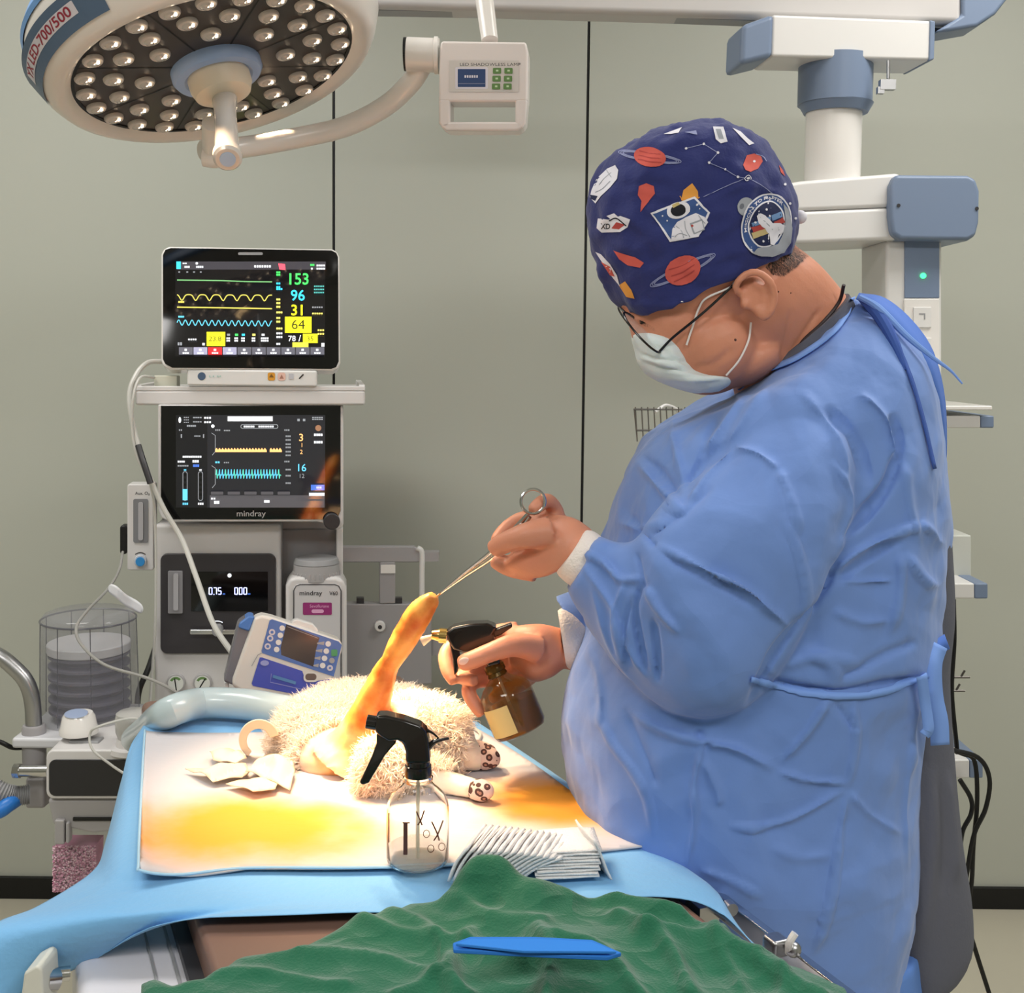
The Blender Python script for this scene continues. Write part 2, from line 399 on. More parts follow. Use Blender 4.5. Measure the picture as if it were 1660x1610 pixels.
tow = thing('pendant_service_tower', at(1480, 900, 2.3), 'white service tower with slate strip, green light and sockets behind the person', 'medical pendant')
plT = plane_at(1480, 600, 2.22, 0)
MB().pp([(1436, 388), (1528, 388), (1528, 1260), (1436, 1260)], plT, 0, -.16).build('column_body', m_white, tow, bevel=.008)
MB().pp(quad(1467, 389, 1523, 483), plT, .004, -.01).build('slate_strip', m_slate, tow, bevel=.001)
MB().pp(quad(1466, 484, 1523, 740), plT, .006, -.01).build('socket_panel', m_wgloss, tow, bevel=.002)
MB().pp(circ(1497, 447, 4.5, 16), plT, .007, 0).build('indicator_light', glow('green_led', (60, 255, 130), 3), tow)
for y in (498, 548, 598):
    s_ = MB().pp(quad(1481, y, 1510, y + 33), plT, .009, 0).build('socket', m_white, tow, bevel=.001)
    MB().pp(quad(1490, y + 10, 1500, y + 12), plT, .0095, .006).pp(quad(1498, y + 12, 1500, y + 20), plT, .0095, .006).build('slot', m_grey, s_)
def shelf(y0, y1, x1, name='shelf', d0=.16):
    pl = plane_at(1560, y0, 2.12, 0)
    s = MB().pp(quad(1420, y0, x1, y1), pl, 0, -.3).build(name, m_white, tow, bevel=.003)
    MB().pp(quad(x1, y0, x1 + 22, y1), pl, .001, -.301).build('corner_bumper', m_slate, s, bevel=.003)
shelf(674, 694, 1590); shelf(946, 971, 1580); shelf(1232, 1262, 1572)
plS = plane_at(1560, 665, 2.1, 0)
q = MB(); q.pp(quad(1440, 658, 1609, 665), plS, 0, -.26); q.build('document_tray', m_wgloss, None, bevel=.002)
tag(bpy.data.objects['document_tray'], 'thin white tray lying on the upper pendant shelf behind the shoulder', 'tray')
q = MB().pp(quad(1528, 868, 1575, 939), plane_at(1550, 900, 2.2, 0), 0, -.08).pp(quad(1528, 939, 1575, 946), plane_at(1550, 900, 2.2, 0), -.005, -.075).build('control_box', mat('box_white', (205, 207, 200), .5), None, bevel=.003)
tag(q, 'small plain off-white box standing on the middle pendant shelf', 'box')
# wire basket behind the chest
bk = MB(); 
for z, x0, x1 in ((664, 1028, 1130), (698, 1032, 1130)): 
    bk.tube([at(x0, z, 2.1), at(x1, z, 2.1), at(x1, z - 1, 2.3), at(x0, z - 1, 2.3), at(x0, z, 2.1)], .0016, 6, smooth=False)
for i in range(10): bk.tube([at(1030 + i * 10, 660, 2.1), at(1033 + i * 10, 716, 2.1)], .0012, 6, smooth=False)
for i in range(4): bk.tube([at(1028, 664, 2.1 + i * .06), at(1033, 714, 2.1 + i * .06)], .0012, 6, smooth=False)
bk.tube([at(1130, 664, 2.2), at(1440, 664, 2.26)], .004, 6, smooth=False)
bk.build('wire_basket', mat('basket_wire', (120, 118, 112), .4, metal=.6), tow)
tag(MB().tube([at(1062, 668, 2.12), at(1080, 657, 2.14), at(1100, 668, 2.16), at(1090, 690, 2.15), at(1110, 700, 2.15)], .003, 8).build('coiled_cable', m_white), 'white cable coiled in the wire basket behind the gown chest', 'cable')
hk = MB(); 
for y in (1095, 1117):
    hk.tube([at(1515, y + 3, 2.15), at(1572 - (y > 1100) * 8, y + 3, 2.15)], .0025, 6, smooth=False); hk.tube([at(1558 - (y > 1100) * 8, y + 2, 2.15), at(1564 - (y > 1100) * 8, y - 8, 2.15)], .002, 6, smooth=False)
hk.build('hook_rail', mat('hook_metal', (92, 88, 84), .4, metal=.7), tow)
cab = [([(1546, 972), (1547, 1040), (1543, 1120), (1550, 1200), (1552, 1222)], 'black cable dropping straight from the middle pendant shelf'),
       ([(1530, 1212), (1560, 1222), (1580, 1235), (1584, 1300), (1578, 1370), (1574, 1440), (1560, 1490), (1535, 1520), (1518, 1560)], 'black cable bending over the lowest pendant shelf down to the baseboard'),
       ([(1535, 1214), (1585, 1228), (1604, 1262), (1598, 1310), (1580, 1350), (1570, 1400), (1562, 1470), (1578, 1530), (1604, 1612)], 'black cable looping out furthest right past the lowest pendant shelf'),
       ([(1556, 1264), (1574, 1295), (1574, 1320), (1560, 1350), (1556, 1400), (1558, 1480), (1540, 1530), (1520, 1600)], 'black cable kinked under the lowest pendant shelf')]
for k, (p, l) in enumerate(cab):
    yy = 2.08 - .02 * k
    pts = [at(x, y, yy) for x, y in p]
    tag(MB().tube(pts, .0042, 8).build('power_cable', m_black), l, 'cable', 'black cables hanging from the pendant')
# IV stand foot at lower right
tag(MB().tube([at(1512, 1570, 2.0), at(1520, 1600, 2.0), at(1530, 1640, 2.0)], .005, 8).build('clear_hose', mat('hose_clear', (200, 198, 190), .3)), 'pale hose at the floor beside the blue trousers', 'hose')
# ============================================================ SURGICAL LAMP
LC = PY(349, 106, 1.74)
LT = PY(622, 1140, 1.475)
LN = V((.30, -.165, -.94)).normalized()          # the way the round head faces
lamp = thing('surgical_lamp', LC, 'round white-rimmed surgical lamp head with many lenses and central handle above the table', 'surgical light')
R0 = .252
m_rim = mat('lamp_white', (226, 220, 214), .28, coat=.2)
m_band = mat('lamp_blue', (112, 158, 214), .3)
m_plate = mat('lamp_plate', (62, 56, 54), .3, vary=.06, vscale=2)
def L(h, r): return (h, r)
MB().lathe(LC, LN, [(-.062, .250), (-.03, .2545), (-.004, .2425), (.010, .2315), (.014, .222), (.012, .212), (.004, .2035)], 96, cap=False).build('rim', m_rim, lamp)
MB().lathe(LC, LN, [(-.125, .06), (-.115, .15), (-.098, .215), (-.082, .246), (-.068, .2535), (-.060, .252)], 96, cap=False).build('back_shell', m_band, lamp)
lp = MB().lathe(LC, LN, [(-.012, .204), (.003, .2035)], 96).build('lens_plate', m_plate, lamp)
u0 = (V((1, 0, 0)) - LN * LN.x).normalized(); w0 = LN.cross(u0)
def LP(r, a, h=0): return LC + (u0 * math.cos(a) + w0 * math.sin(a)) * r + LN * h
# seams on the plate
sm = MB()
for k in range(8):
    a = math.radians(12 + 45 * k); p, q_ = LP(.06, a, .0034), LP(.2, a, .0034); d = (q_ - p).normalized(); s_ = d.cross(LN) * .0012
    sm.add([p - s_, q_ - s_, q_ + s_, p + s_], [(0, 1, 2, 3)])
sm.lathe(LC, LN, [(.0033, .204), (.0045, .2045), (.0045, .199), (.0033, .199)], 96, cap=False)
sm.build('seam', m_black, lp, smooth=False)
m_lens = mat('lens_clear', (190, 184, 178), .12, spec=.8, coat=.5)
m_chip = glow('led_chip', (255, 226, 190), 11)
m_refl = mat('lens_reflector', (200, 192, 186), .3)
proto = None
def make_lens(p):
    mb = MB(); mb.lathe(V((0, 0, 0)), LN, [(.0, .0145), (.003, .0145), (.0055, .013), (.0062, .0105)], 20, m_refl)
    mb.lathe(LN * .0055, LN, [(.0, .0095), (.0025, .0075), (.004, .004), (.0045, .001)], 16, m_lens)
    q = (V((0, 0, 1)) - LN * LN.z).normalized()
    for dx in (-.0025, .0025): mb.lathe(LN * .0075 + q * .0045 + u0 * dx, LN, [(-.001, .0027), (.0015, .0025), (.0022, .001)], 8, m_chip)
    return mb
for r, n, ph in ((.186, 24, 0), (.146, 16, 3), (.103, 8, 9)):
    for k in range(n):
        a = math.radians(12 + 360 / n * (k + .5)); p = LP(r, a, .003)
        if proto is None:
            proto = make_lens(p).build('lens', None, lamp); o = proto
        else:
            o = proto.copy(); scene.collection.objects.link(o)
        o.parent = lamp; o.matrix_parent_inverse = Matrix(); o.location = p - LC
# hub and handle
MB().lathe(LC, LN, [(.003, .066), (.014, .066), (.020, .062), (.021, .05), (.018, .046)], 64).build('hub_ring', mat('hub_blue', (160, 184, 226), .35), lamp)
MB().lathe(LC, LN, [(.018, .0455), (.034, .045), (.046, .040), (.052, .030), (.055, .018)], 48).build('hub', mat('hub_cream', (234, 218, 196), .4), lamp)
hn = (PY(369, 256, 1.6) - (LC + LN * .05)); hl = hn.length; hd = hn.normalized()
h0 = LC + LN * .05
hh = MB().lathe(h0, hd, [(0, .0185), (hl * .3, .0155), (hl * .92, .0165), (hl * .93, .0195), (hl, .0195), (hl + .004, .016)], 32).build('handle', mat('handle_clear', (214, 208, 202), .18, trans=.15, coat=.5), lamp)
MB().lathe(h0, hd, [(hl + .003, .011), (hl + .0055, .0105)], 24).build('button', mat('hub_blue2', (170, 190, 215), .4), hh)
# print on the side band: drawn on the cone of the rim
def side(a, h):     # a around, h 0..1 across the side wall
    r = .2425 + .0122 * h + .0006; return LP(r, a, -.004 - .026 * h)
A0 = None
def ang_of(px, py):
    best = None
    for k in range(720):
        a = math.pi * k / 360; p = side(a, .5); x, y = proj_np(np.array([p])); d = math.hypot(x[0] - px, y[0] - py)
        if best is None or d < best[0]: best = (d, a)
    return best[1]
aA, aB = ang_of(62, 128), ang_of(118, 12)
if aB - aA > math.pi: aB -= 2 * math.pi
if aA - aB > math.pi: aA -= 2 * math.pi
def band(h0, h1, a0, a1, m, mb, e=0, n=24):
    vs = []; 
    for i in range(n + 1):
        a = a0 + (a1 - a0) * i / n
        for h in (h0, h1):
            p = side(a, h); vs.append(p + (p - LC).normalized() * e)
    mb.add(vs, [(2 * i, 2 * i + 1, 2 * i + 3, 2 * i + 2) for i in range(n)], m)
lb = MB(); d_ = (aB - aA)
m_lab = mat('label_slate', (84, 104, 130), .4); m_red = mat('print_red', (150, 40, 60), .5); m_labw = mat('label_white', (214, 208, 216), .4)
band(-.25, 1.25, aA - d_ * .25, aB + d_ * .25, m_lab, lb, .0006)
band(.28, .86, aA - d_ * .02, aB + d_ * .02, m_labw, lb, .0012)
vs, fs = text_mesh('YX LED-700/500', 'LEFT', .02); wx = max(v[0] for v in vs)
lb.add([(lambda p: p + (p - LC).normalized() * .0018)(side(aA + d_ * (.03 + .94 * v[0] / wx), .36 + .44 * v[1])) for v in vs], fs, m_red)
lb.build('model_label', None, lamp, smooth=False, fix=False)
wt = LP(.238, aB + d_ * .62, -.004)
tl = MB(); tl.pp([(131, -12), (180, -14), (192, 12), (141, 29)], plane_at(150, 10, 1.60, 25, -20), .045, -.02); tl.build('white_tab', m_wgloss, lamp, bevel=.002)

# yoke arm and control box
arm = [PY(330, 245, 1.80), PY(400, 238, 1.86), PY(480, 224, 1.9), PY(560, 205, 1.92), PY(625, 172, 1.92), PY(665, 135, 1.9), PY(685, 105, 1.88)]
MB().tube(arm, .0165, 20, 60).build('yoke_arm', m_rim, lamp)
q = MB(); q.tube([PY(332, 250, 1.81), PY(350, 252, 1.81), PY(372, 244, 1.81)], .019, 20); q.tube([PY(345, 240, 1.8), PY(345, 200, 1.76)], .016, 16, smooth=False); q.build('yoke_joint', m_rim, lamp)
plX = plane_at(780, 130, 1.84, -4, -2)
q = MB(); a, b_ = PY(659, 88, 1.87), PY(712, 90, 1.87); q.cyl(a, b_, .026, n=40); q.cyl(PY(704, 90, 1.87), PY(711, 90, 1.87), .0285, n=40); q.build('swivel', m_rim, lamp, bevel=.001)
MB().cyl(PY(655, 88, 1.87), PY(660, 88, 1.87), .0255, n=40).build('swivel_cap', m_black, lamp)
cb = MB()
outl = rr(711, 60, 857, 212, 15); hole = rr(729, 163, 834, 198, 7)
# ring body with a grip opening: upper block, lower bar, two sides
cb.pp([(715, 66), (853, 68), (856, 84), (855, 165), (711, 165), (712, 84)], plX, .0, -.055)
cb.pp([(711, 160), (730, 160), (730, 206), (718, 209), (711, 200)], plX, 0, -.05)
cb.pp([(835, 160), (855, 160), (852, 200), (846, 209), (835, 206)], plX, 0, -.05)
cb.pp([(716, 197), (849, 197), (846, 209), (838, 212), (724, 212), (716, 207)], plX, 0, -.05)
box = cb.build('control_box', mat('ctrl_white', (226, 216, 212), .25, coat=.3), lamp, bevel=.004, bseg=3)
MB().tube([PY(794, 66, 1.86), PY(788, 20, 1.88), PY(782, -30, 1.9), PY(772, -150, 1.93)], [.013, .014, .0145, .015], 24).build('drop_tube', m_rim, lamp)
MB().cyl(PY(772, -120, 1.93), (PY(772, -150, 1.93).x, 1.93, 2.8), .03).cyl((PY(772, -150, 1.93).x, 1.93, 2.74), (PY(772, -150, 1.93).x, 1.93, 2.8), .1).build('ceiling_mount', m_rim, lamp)
k_ = Ink(plX, .0006)
k_.rect(728, 98, 841, 149, mat('fascia', (206, 198, 192), .4))
k_.text('LED SHADOWLESS LAMP', 745, 107, 5.2, m_dgrey, sx=1.22)
k_.poly(rr(738, 109, 791, 144, 2), m_labw); k_.poly(rr(742, 112, 787, 141, 1), glow('lcd_blue', (40, 52, 78), .8))
for i in range(6): k_.rect(753 + i * 3.8, 122, 755.6 + i * 3.8, 126, m_labw)
k_.rect(743, 135, 786, 136, mat('lcdline', (130, 130, 150), .4))
for r in range(3):
    for c in range(2):
        x, y = 799 + c * 18.5 - r * .8, 110 + r * 12.7
        k_.poly(rr(x, y, x + 13.5, y + 9.5, 1.5), mat('key_green', (92, 128, 66), .4)); k_.rect(x + 5, y + 3, x + 9, y + 6, mat('key_icon', (190, 210, 170), .4))
k_.build('keypad', box)

# the lamp's own light: a ring of narrow lamps all aimed at the field
for k in range(8):
    l = bpy.data.lights.new('lamp_beam', 'SPOT'); l.energy = 46; l.color = (1, .70, .34); l.spot_size = math.radians(16.5); l.spot_blend = 1; l.shadow_soft_size = .02
    o = bpy.data.objects.new('lamp_beam', l); scene.collection.objects.link(o); p = LP(.145, math.radians(22.5 + 45 * k), .02)
    o.matrix_world = Matrix.Translation(p) @ (LT - p).to_track_quat('-Z', 'Y').to_matrix().to_4x4()
    if k % 2 == 0:
        l2 = bpy.data.lights.new('lamp_spill', 'SPOT'); l2.energy = 30; l2.color = (1, .72, .46); l2.spot_size = math.radians(42); l2.spot_blend = 1; l2.shadow_soft_size = .04
        o2 = bpy.data.objects.new('lamp_spill', l2); scene.collection.objects.link(o2); o2.matrix_world = o.matrix_world
# ============================================================ ANAESTHESIA MACHINE
MYAW = 8.5
plM = plane_at(400, 740, 2.40, MYAW)
nM = plM[1]
mac = thing('anaesthesia_machine', (PY(400, 1100, 2.55).x, 2.55, 0), 'white anaesthesia workstation with top tray, ventilator screen and dark flow panel', 'medical machine')
m_mac = mat('machine_white', (214, 211, 210), .35)
m_machg = mat('machine_grey', (172, 169, 170), .4)
m_panel = mat('panel_dark', (60, 57, 60), .35)
# cabinet down to the floor
MB().pp(quad(262, 655, 552, 1500), plM, -.06, -.42).build('cabinet', m_machg, mac, bevel=.008)
MB().pp(quad(250, 850, 456, 1180), plM, 0, -.12).pp(quad(250, 1180, 560, 1500), plM, 0, -.12).build('front_module', m_mac, mac, bevel=.008, bseg=3)
fb = PP(400, 1500, plM, -.2)
MB().box((fb.x, fb.y + .05, .10), (.62, .55, .12), Matrix.Rotation(math.radians(MYAW), 3, 'Z')).box((fb.x, fb.y + .05, (fb.z + .1) / 2), (.42, .40, fb.z - .1), Matrix.Rotation(math.radians(MYAW), 3, 'Z')).build('base', m_machg, mac, bevel=.015)
for dx, dy in ((-.27, -.18), (.27, -.18), (-.27, .28), (.27, .28)):
    MB().cyl((fb.x + dx - .015, fb.y + dy, .035), (fb.x + dx + .015, fb.y + dy, .035), .035).box((fb.x + dx, fb.y + dy, .055), (.02, .03, .03)).build('caster', m_dgrey, mac)
# top tray
tr = MB()
tr.pp(quad(219, 633, 592, 657), plM, .06, -.36)
tr.build('top_tray', m_mac, mac, bevel=.005)
tl = MB(); tl.pp(quad(219, 626, 592, 634), plM, .06, .045); tl.pp(quad(231, 628, 578, 634), plM, -.35, -.36); 
pA, pB = PP(219, 634, plM, .05), PP(592, 634, plM, .05)
for p, s_ in ((pA, 1), (pB, -1)):
    c = p - nM * .205 + V((.0065 * s_, 0, .006)); tl.box(c, (.013, .41, .013), Matrix.Rotation(math.radians(MYAW), 3, 'Z'))
tl.build('tray_lip', m_mac, mac, bevel=.002)
# ventilator display
fr = [(256, 656), (557, 656), (557, 850), (553, 857), (545, 859), (533, 855), (524, 848), (514, 846), (275, 846), (262, 840), (256, 826)]
plV = (PP(400, 750, plM, .055), plane_at(0, 0, 1, 12.0, -.1)[1])
MB().pp(fr, plV, 0, -.08).build('display_frame', m_mac, mac, bevel=.003)
gl = [(261, 658), (552, 658), (552, 828), (548, 838), (538, 842), (278, 842), (268, 836), (261, 820)]
disp = MB().pp(gl, plV, .0016, -.01).build('ventilator_display', m_glassblk, mac)
K = Ink(plV, .0018)
c_bg = glow('scr_bg', (34, 34, 38), .9); c_bar = glow('scr_bar', (78, 76, 80), .9); c_w = glow('scr_white', (220, 224, 230), 1.0); c_g = glow('scr_grey', (140, 144, 150), .8)
c_or = glow('scr_orange', (255, 190, 120), 1.1); c_cy = glow('scr_cyan', (95, 190, 225), 1.1); c_bl = glow('scr_blue', (70, 110, 200), 1.0); c_d = glow('scr_dark', (22, 22, 25), .8)
c_yel = glow('scr_yellow', (240, 236, 40), 1.1); c_grn = glow('scr_green', (70, 230, 100), 1.2); c_red = glow('scr_red', (225, 45, 50), 1.0); c_cy2 = glow('scr_cyan2', (60, 200, 240), 1.2); c_py = glow('scr_paleyellow', (245, 232, 110), 1.1)
K.rect(285, 673, 527, 823, c_bg); K.rect(285, 673, 336, 823, c_d)
K.rect(340, 803, 526, 823, c_bar); K.rect(369, 675, 442, 683, c_w)
K.poly(rr(390, 688, 451, 695, 3), c_g); K.poly(rr(391, 689, 450, 694, 2.5), c_bg)
def blobs(K, x, y, n, m, w=3, h=3, gap=4): 
    for i in range(n): K.rect(x + i * gap, y, x + i * gap + w, y + h, m)
K.poly(circ(291.5, 681, 2.2, 10, 5), c_w)
for y in (676, 680, 684): blobs(K, 298, y, 3, c_g, 2, 1.6, 3)
for y in (676, 683): blobs(K, 313, y, 4, c_g, 3, 2, 3.6); blobs(K, 331, y, 3, c_w, 3, 3, 4)
blobs(K, 303, 689, 5, c_g, 2.5, 3, 3); blobs(K, 395, 690, 5, c_w, 3, 3, 3.6); blobs(K, 419, 690, 7, c_w, 3, 3, 3.6)
K.poly(circ(345, 691, 2.8, 12), c_w); blobs(K, 349, 696, 3, c_g, 2, 2.5, 3); blobs(K, 363, 697, 4, c_g, 2, 2, 2.6)
blobs(K, 290, 696, 2, c_g, 2, 2.5, 3); K.rect(293, 704, 295, 710, c_g); blobs(K, 315, 706, 4, c_g, 2, 2, 2.6); K.rect(329, 704, 331, 710, c_g)
blobs(K, 296, 739, 10, c_w, 2.6, 3, 3.1)
blobs(K, 288, 747, 4, c_w, 2.4, 3, 3); blobs(K, 312, 746, 3, c_w, 3, 4, 3.6); blobs(K, 288, 754, 6, c_g, 2.4, 2.4, 3); blobs(K, 313, 753, 3, c_bl, 3, 4, 3.4)
K.text('3', 484, 715, 12, c_or, bold=.01); K.text('1', 487, 725, 7, c_or); K.text('2', 486, 736, 7, c_or); K.text('16', 480, 764, 12, c_cy, bold=.01); K.text('12', 484, 775, 7, c_g)
for x, top in ((344, 702), (344, 755)):
    K.line([(x - 1, top), (x + 5, top + 4), (x + 5, top + 30), (x, top + 36)], 1, c_g)
p = []
for i in range(22):
    x = 349 + i * 4.9
    if i == 17: continue
    K.poly([(x, 733), (x, 729), (x + 2, 726), (x + 4.9, 730), (x + 4.9, 733)], c_or)
p = []
for i in range(22):
    x = 350 + i * 4.8; c = c_cy if i % 3 else glow('scr_teal', (90, 200, 180), 1.1)
    K.line([(x, 770), (x + 1, 761), (x + 2, 776), (x + 3, 769), (x + 4.8, 771)], 1.3, c)
for y in (696, 706, 712, 719, 724, 731, 737, 747, 760, 770, 782): blobs(K, 461 if y in (696, 747) else 463, y, 3, c_g, 2.2, 2.6, 3)
blobs(K, 349, 748, 2, c_cy, 3, 3, 4); blobs(K, 363, 749, 3, c_g, 2, 2, 3)
for x, c in ((300, c_cy), (325, c_w)):
    K.poly(rr(x - 4, 764, x + 4, 812, 4), c_g); K.poly(rr(x - 3, 765, x + 3, 811, 3), c_d)
    for i in range(5): K.rect(x - 2, 768 + i * 8, x + 2, 772 + i * 8, glow('scr_blackdot', (4, 4, 5), .5))
    blobs(K, x - 4, 815, 3, c, 2.4, 3.6, 3.2); K.rect(x - 2, 761, x + 2, 763, c)
K.rect(296, 793, 304, 811, c_cy)
for y in (676, 679): blobs(K, 506, y, 5, c_g, 3, 1.8, 3.6)
K.poly(circ(516, 694, 5, 12), glow('scr_tan', (150, 110, 84), .8)); blobs(K, 509, 703, 4, c_w, 3, 4, 3.6); blobs(K, 509, 715, 4, c_w, 3, 4, 3.6)
K.rect(504, 786, 526, 795, c_bl); blobs(K, 513, 789, 3, c_w, 2, 3, 3); K.rect(501, 799, 526, 804, c_w); K.rect(490, 812, 525, 820, c_bar)
for i in range(5): K.poly(rr(342 + i * 27, 797, 362 + i * 27, 802, 1), c_bar)
blobs(K, 342, 807, 2, c_w, 3, 3, 4); blobs(K, 347, 812, 2, c_w, 4, 5, 4.5); blobs(K, 428, 811, 3, c_w, 3, 4, 3)
blobs(K, 482, 679, 2, c_g, 4, 4, 9)
K.text('mindray', 383, 837, 9.5, mat('logo_grey', (170, 168, 168), .3), sx=1.1, bold=.01)
K.build('screen_image', disp)
MB().pp(circ(538, 846, 13.5, 32), plV, .018, -.002).build('control_knob', m_dgrey, mac, bevel=.003)
# recess on the right of the front module
MB().pp(quad(456, 858, 552, 1180), plM, -.055, -.10).build('vaporiser_bay', mat('bay_grey', (150, 148, 150), .4), mac, bevel=.003)
MB().pp(quad(545, 856, 556, 1180), plM, 0, -.12).build('side_pillar', m_mac, mac, bevel=.003)
# dark flow panel
pnl = MB().pp(rr(260, 898, 447, 1060, 11), plM, .008, -.01).build('flow_panel', m_panel, mac, bevel=.002)
MB().pp(quad(310, 927, 434, 991), plM, .0095, 0).build('flow_display', m_glassblk, pnl)
K = Ink(plM, .0098); c_led = glow('scr_ledblue', (185, 195, 255), 2.2)
SEG = {'0': 'abcdef', '7': 'abc', '5': 'afgcd'}
def seg7(K, x, y, w, h, d, m, t=1.5):
    S = {'a': ((x, y), (x + w, y)), 'b': ((x + w, y), (x + w, y + h / 2)), 'c': ((x + w, y + h / 2), (x + w, y + h)), 'd': ((x, y + h), (x + w, y + h)), 'e': ((x, y + h / 2), (x, y + h)), 'f': ((x, y), (x, y + h / 2)), 'g': ((x, y + h / 2), (x + w, y + h / 2))}
    for s in SEG[d]: K.line(list(S[s]), t, m)
for i, d in enumerate('075'): seg7(K, 339 + i * 7.4, 953, 4.6, 10.5, d, c_led)
for i, d in enumerate('000'): seg7(K, 380.5 + i * 7.4, 953, 4.6, 10.5, d, c_led)
K.rect(346, 963, 347.5, 964.5, c_led); K.rect(387.5, 963, 389, 964.5, c_led); blobs(K, 361, 962, 2, c_bl, 1.6, 2, 2.2); blobs(K, 402, 962, 2, c_bl, 1.6, 2, 2.2)
K.poly(circ(372, 933, 3.4, 14), c_w); K.build('digits', pnl)
ft = MB().pp(rr(272, 926, 296, 995, 2), plM, .014, 0).build('flow_tube', mat('tube_grey', (142, 140, 144), .2), pnl, bevel=.001)
MB().pp(rr(281, 930, 289, 990, 3), plM, .018, .01).build('bore', mat('bore_grey', (176, 174, 178), .1), ft)
MB().pp(rr(307, 1021, 403, 1029, 3), plM, .03, .02).build('grab_bar', m_chrome, pnl, bevel=.002)
for x in (352, 397):
    MB().pp(circ(x, 1024, 9, 10), plM, .034, .008).build('flow_knob', m_grey, pnl, bevel=.002)
    k2 = Ink(plM, .0085); k2.line([(x + 11 * math.cos(t), 1013 + 6 * math.sin(t)) for t in [math.pi + .4 + i * .3 for i in range(8)]], 1.5, c_w); k2.build('dial_arc', pnl)
# gauges
for i, x in enumerate((285, 328)):
    g = MB().pp(circ(x, 1108, 15, 32), plM, .012, 0).build('pressure_gauge', m_machg, mac, bevel=.002)
    K = Ink(plM, .0124); K.poly(circ(x, 1108, 12.5, 28), mat('dial_white', (220, 222, 216), .4))
    K.poly([(x, 1108)] + [(x + 10.5 * math.cos(t), 1108 + 10.5 * math.sin(t)) for t in [-2.7 + .25 * j for j in range(9)]], mat('dial_green', (104, 140, 84), .4))
    K.poly([(x, 1108)] + [(x + 6.5 * math.cos(t), 1108 + 6.5 * math.sin(t)) for t in [-2.7 + .25 * j for j in range(9)]], mat('dial_white', (220, 222, 216), .4))
    e = (x + (1 if i == 0 else -6), 1120 - i * 2); K.line([(x - (2 if i == 0 else -5), 1100), e], 2, m_black); K.build('dial', g)
# auxiliary flowmeter hung on the left
plF = plane_at(228, 850, 2.38, MYAW)
fm = MB().pp(rr(206, 785, 249, 925, 4), plF, 0, -.05).build('flowmeter', m_mac, mac, bevel=.003)
MB().pp(rr(216, 809, 240, 880, 3), plF, .002, -.005).build('scale_window', mat('tube_grey2', (128, 128, 132), .15), fm)
MB().pp(rr(224, 814, 232, 876, 3), plF, .004, 0).build('bore', mat('bore_grey', (176, 174, 178), .1), fm)
K = Ink(plF, .0004); K.text('Aux. O₂', 219, 802, 5, m_dgrey, bold=.01); K.line([(219 + i, 899 - 3 * math.sin(i * math.pi / 17)) for i in range(18)], 1.6, m_dgrey); K.build('lettering', fm)
kn = MB().pp(circ(227, 910, 10, 24), plF, .012, 0).build('knob', mat('knob_pale', (196, 200, 208), .35), fm, bevel=.002)
MB().pp(circ(227, 911, 7.5, 24), plF, .016, .01).build('knob_face', mat('knob_blue', (52, 138, 204), .35), fm, bevel=.001)
tag(MB().pp(rr(194, 852, 206, 899, 5), plF, -.005, -.035).build('black_clip', m_black, None, bevel=.004), 'small black clip holding the thin line beside the flowmeter', 'clip')
# vaporiser
plZ = plane_at(512, 1000, 2.36, MYAW)
vap = thing('vaporiser', PP(512, 1100, plZ), 'white vaporiser with grey ribbed dial and magenta label, mounted right of the flow panel', 'vaporiser')
MB().pp([(463, 950), (470, 938), (480, 936), (545, 936), (556, 940), (562, 952), (563, 1130), (463, 1130)], plZ, 0, -.09).build('body', m_mac, vap, bevel=.008, bseg=3)
q = MB(); a = PP(513, 938, plZ, -.045); b_ = PP(513, 913, plZ, -.045); r = 38 / F * 2.4
q.cyl(a, (a.x, a.y, b_.z), r, r * .98, 48); 
for i in range(30):
    t = 2 * math.pi * i / 30; q.box((a.x + r * math.cos(t), a.y + r * math.sin(t), a.z + (b_.z - a.z) * .35), (.003, .003, .012))
q.build('dial', m_machg, vap, bevel=.002)
q = MB(); q.cyl((a.x, a.y, b_.z), (a.x, a.y, b_.z + .012), r * 1.0, r * .9, 48); q.build('dial_cap', m_grey, vap, bevel=.002)
fp = MB().pp(rr(476, 948, 553, 1140, 8), plZ, .004, -.004).build('face_plate', mat('face_light', (204, 202, 204), .35), vap, bevel=.003)
K = Ink(plZ, .0044); K.line([(476, 1120), (476, 958), (480, 950), (486, 948), (543, 948), (549, 950), (553, 958), (553, 1120)], 1.6, m_dgrey)
K.text('mindray', 485, 965, 7.4, m_dgrey, bold=.015, sx=1.1); K.text('V60', 534, 965, 6.4, m_dgrey, bold=.015, sx=.95)
K.poly(rr(491, 977, 538, 997, 2), mat('magenta', (152, 52, 116), .4)); K.text('Sevoflurane', 502, 985, 5, mat('pinkish', (226, 170, 206), .4), sx=.95); K.poly(rr(505, 988, 525, 994, 3), mat('pinkish', (226, 170, 206), .4))
K.build('lettering', fp)
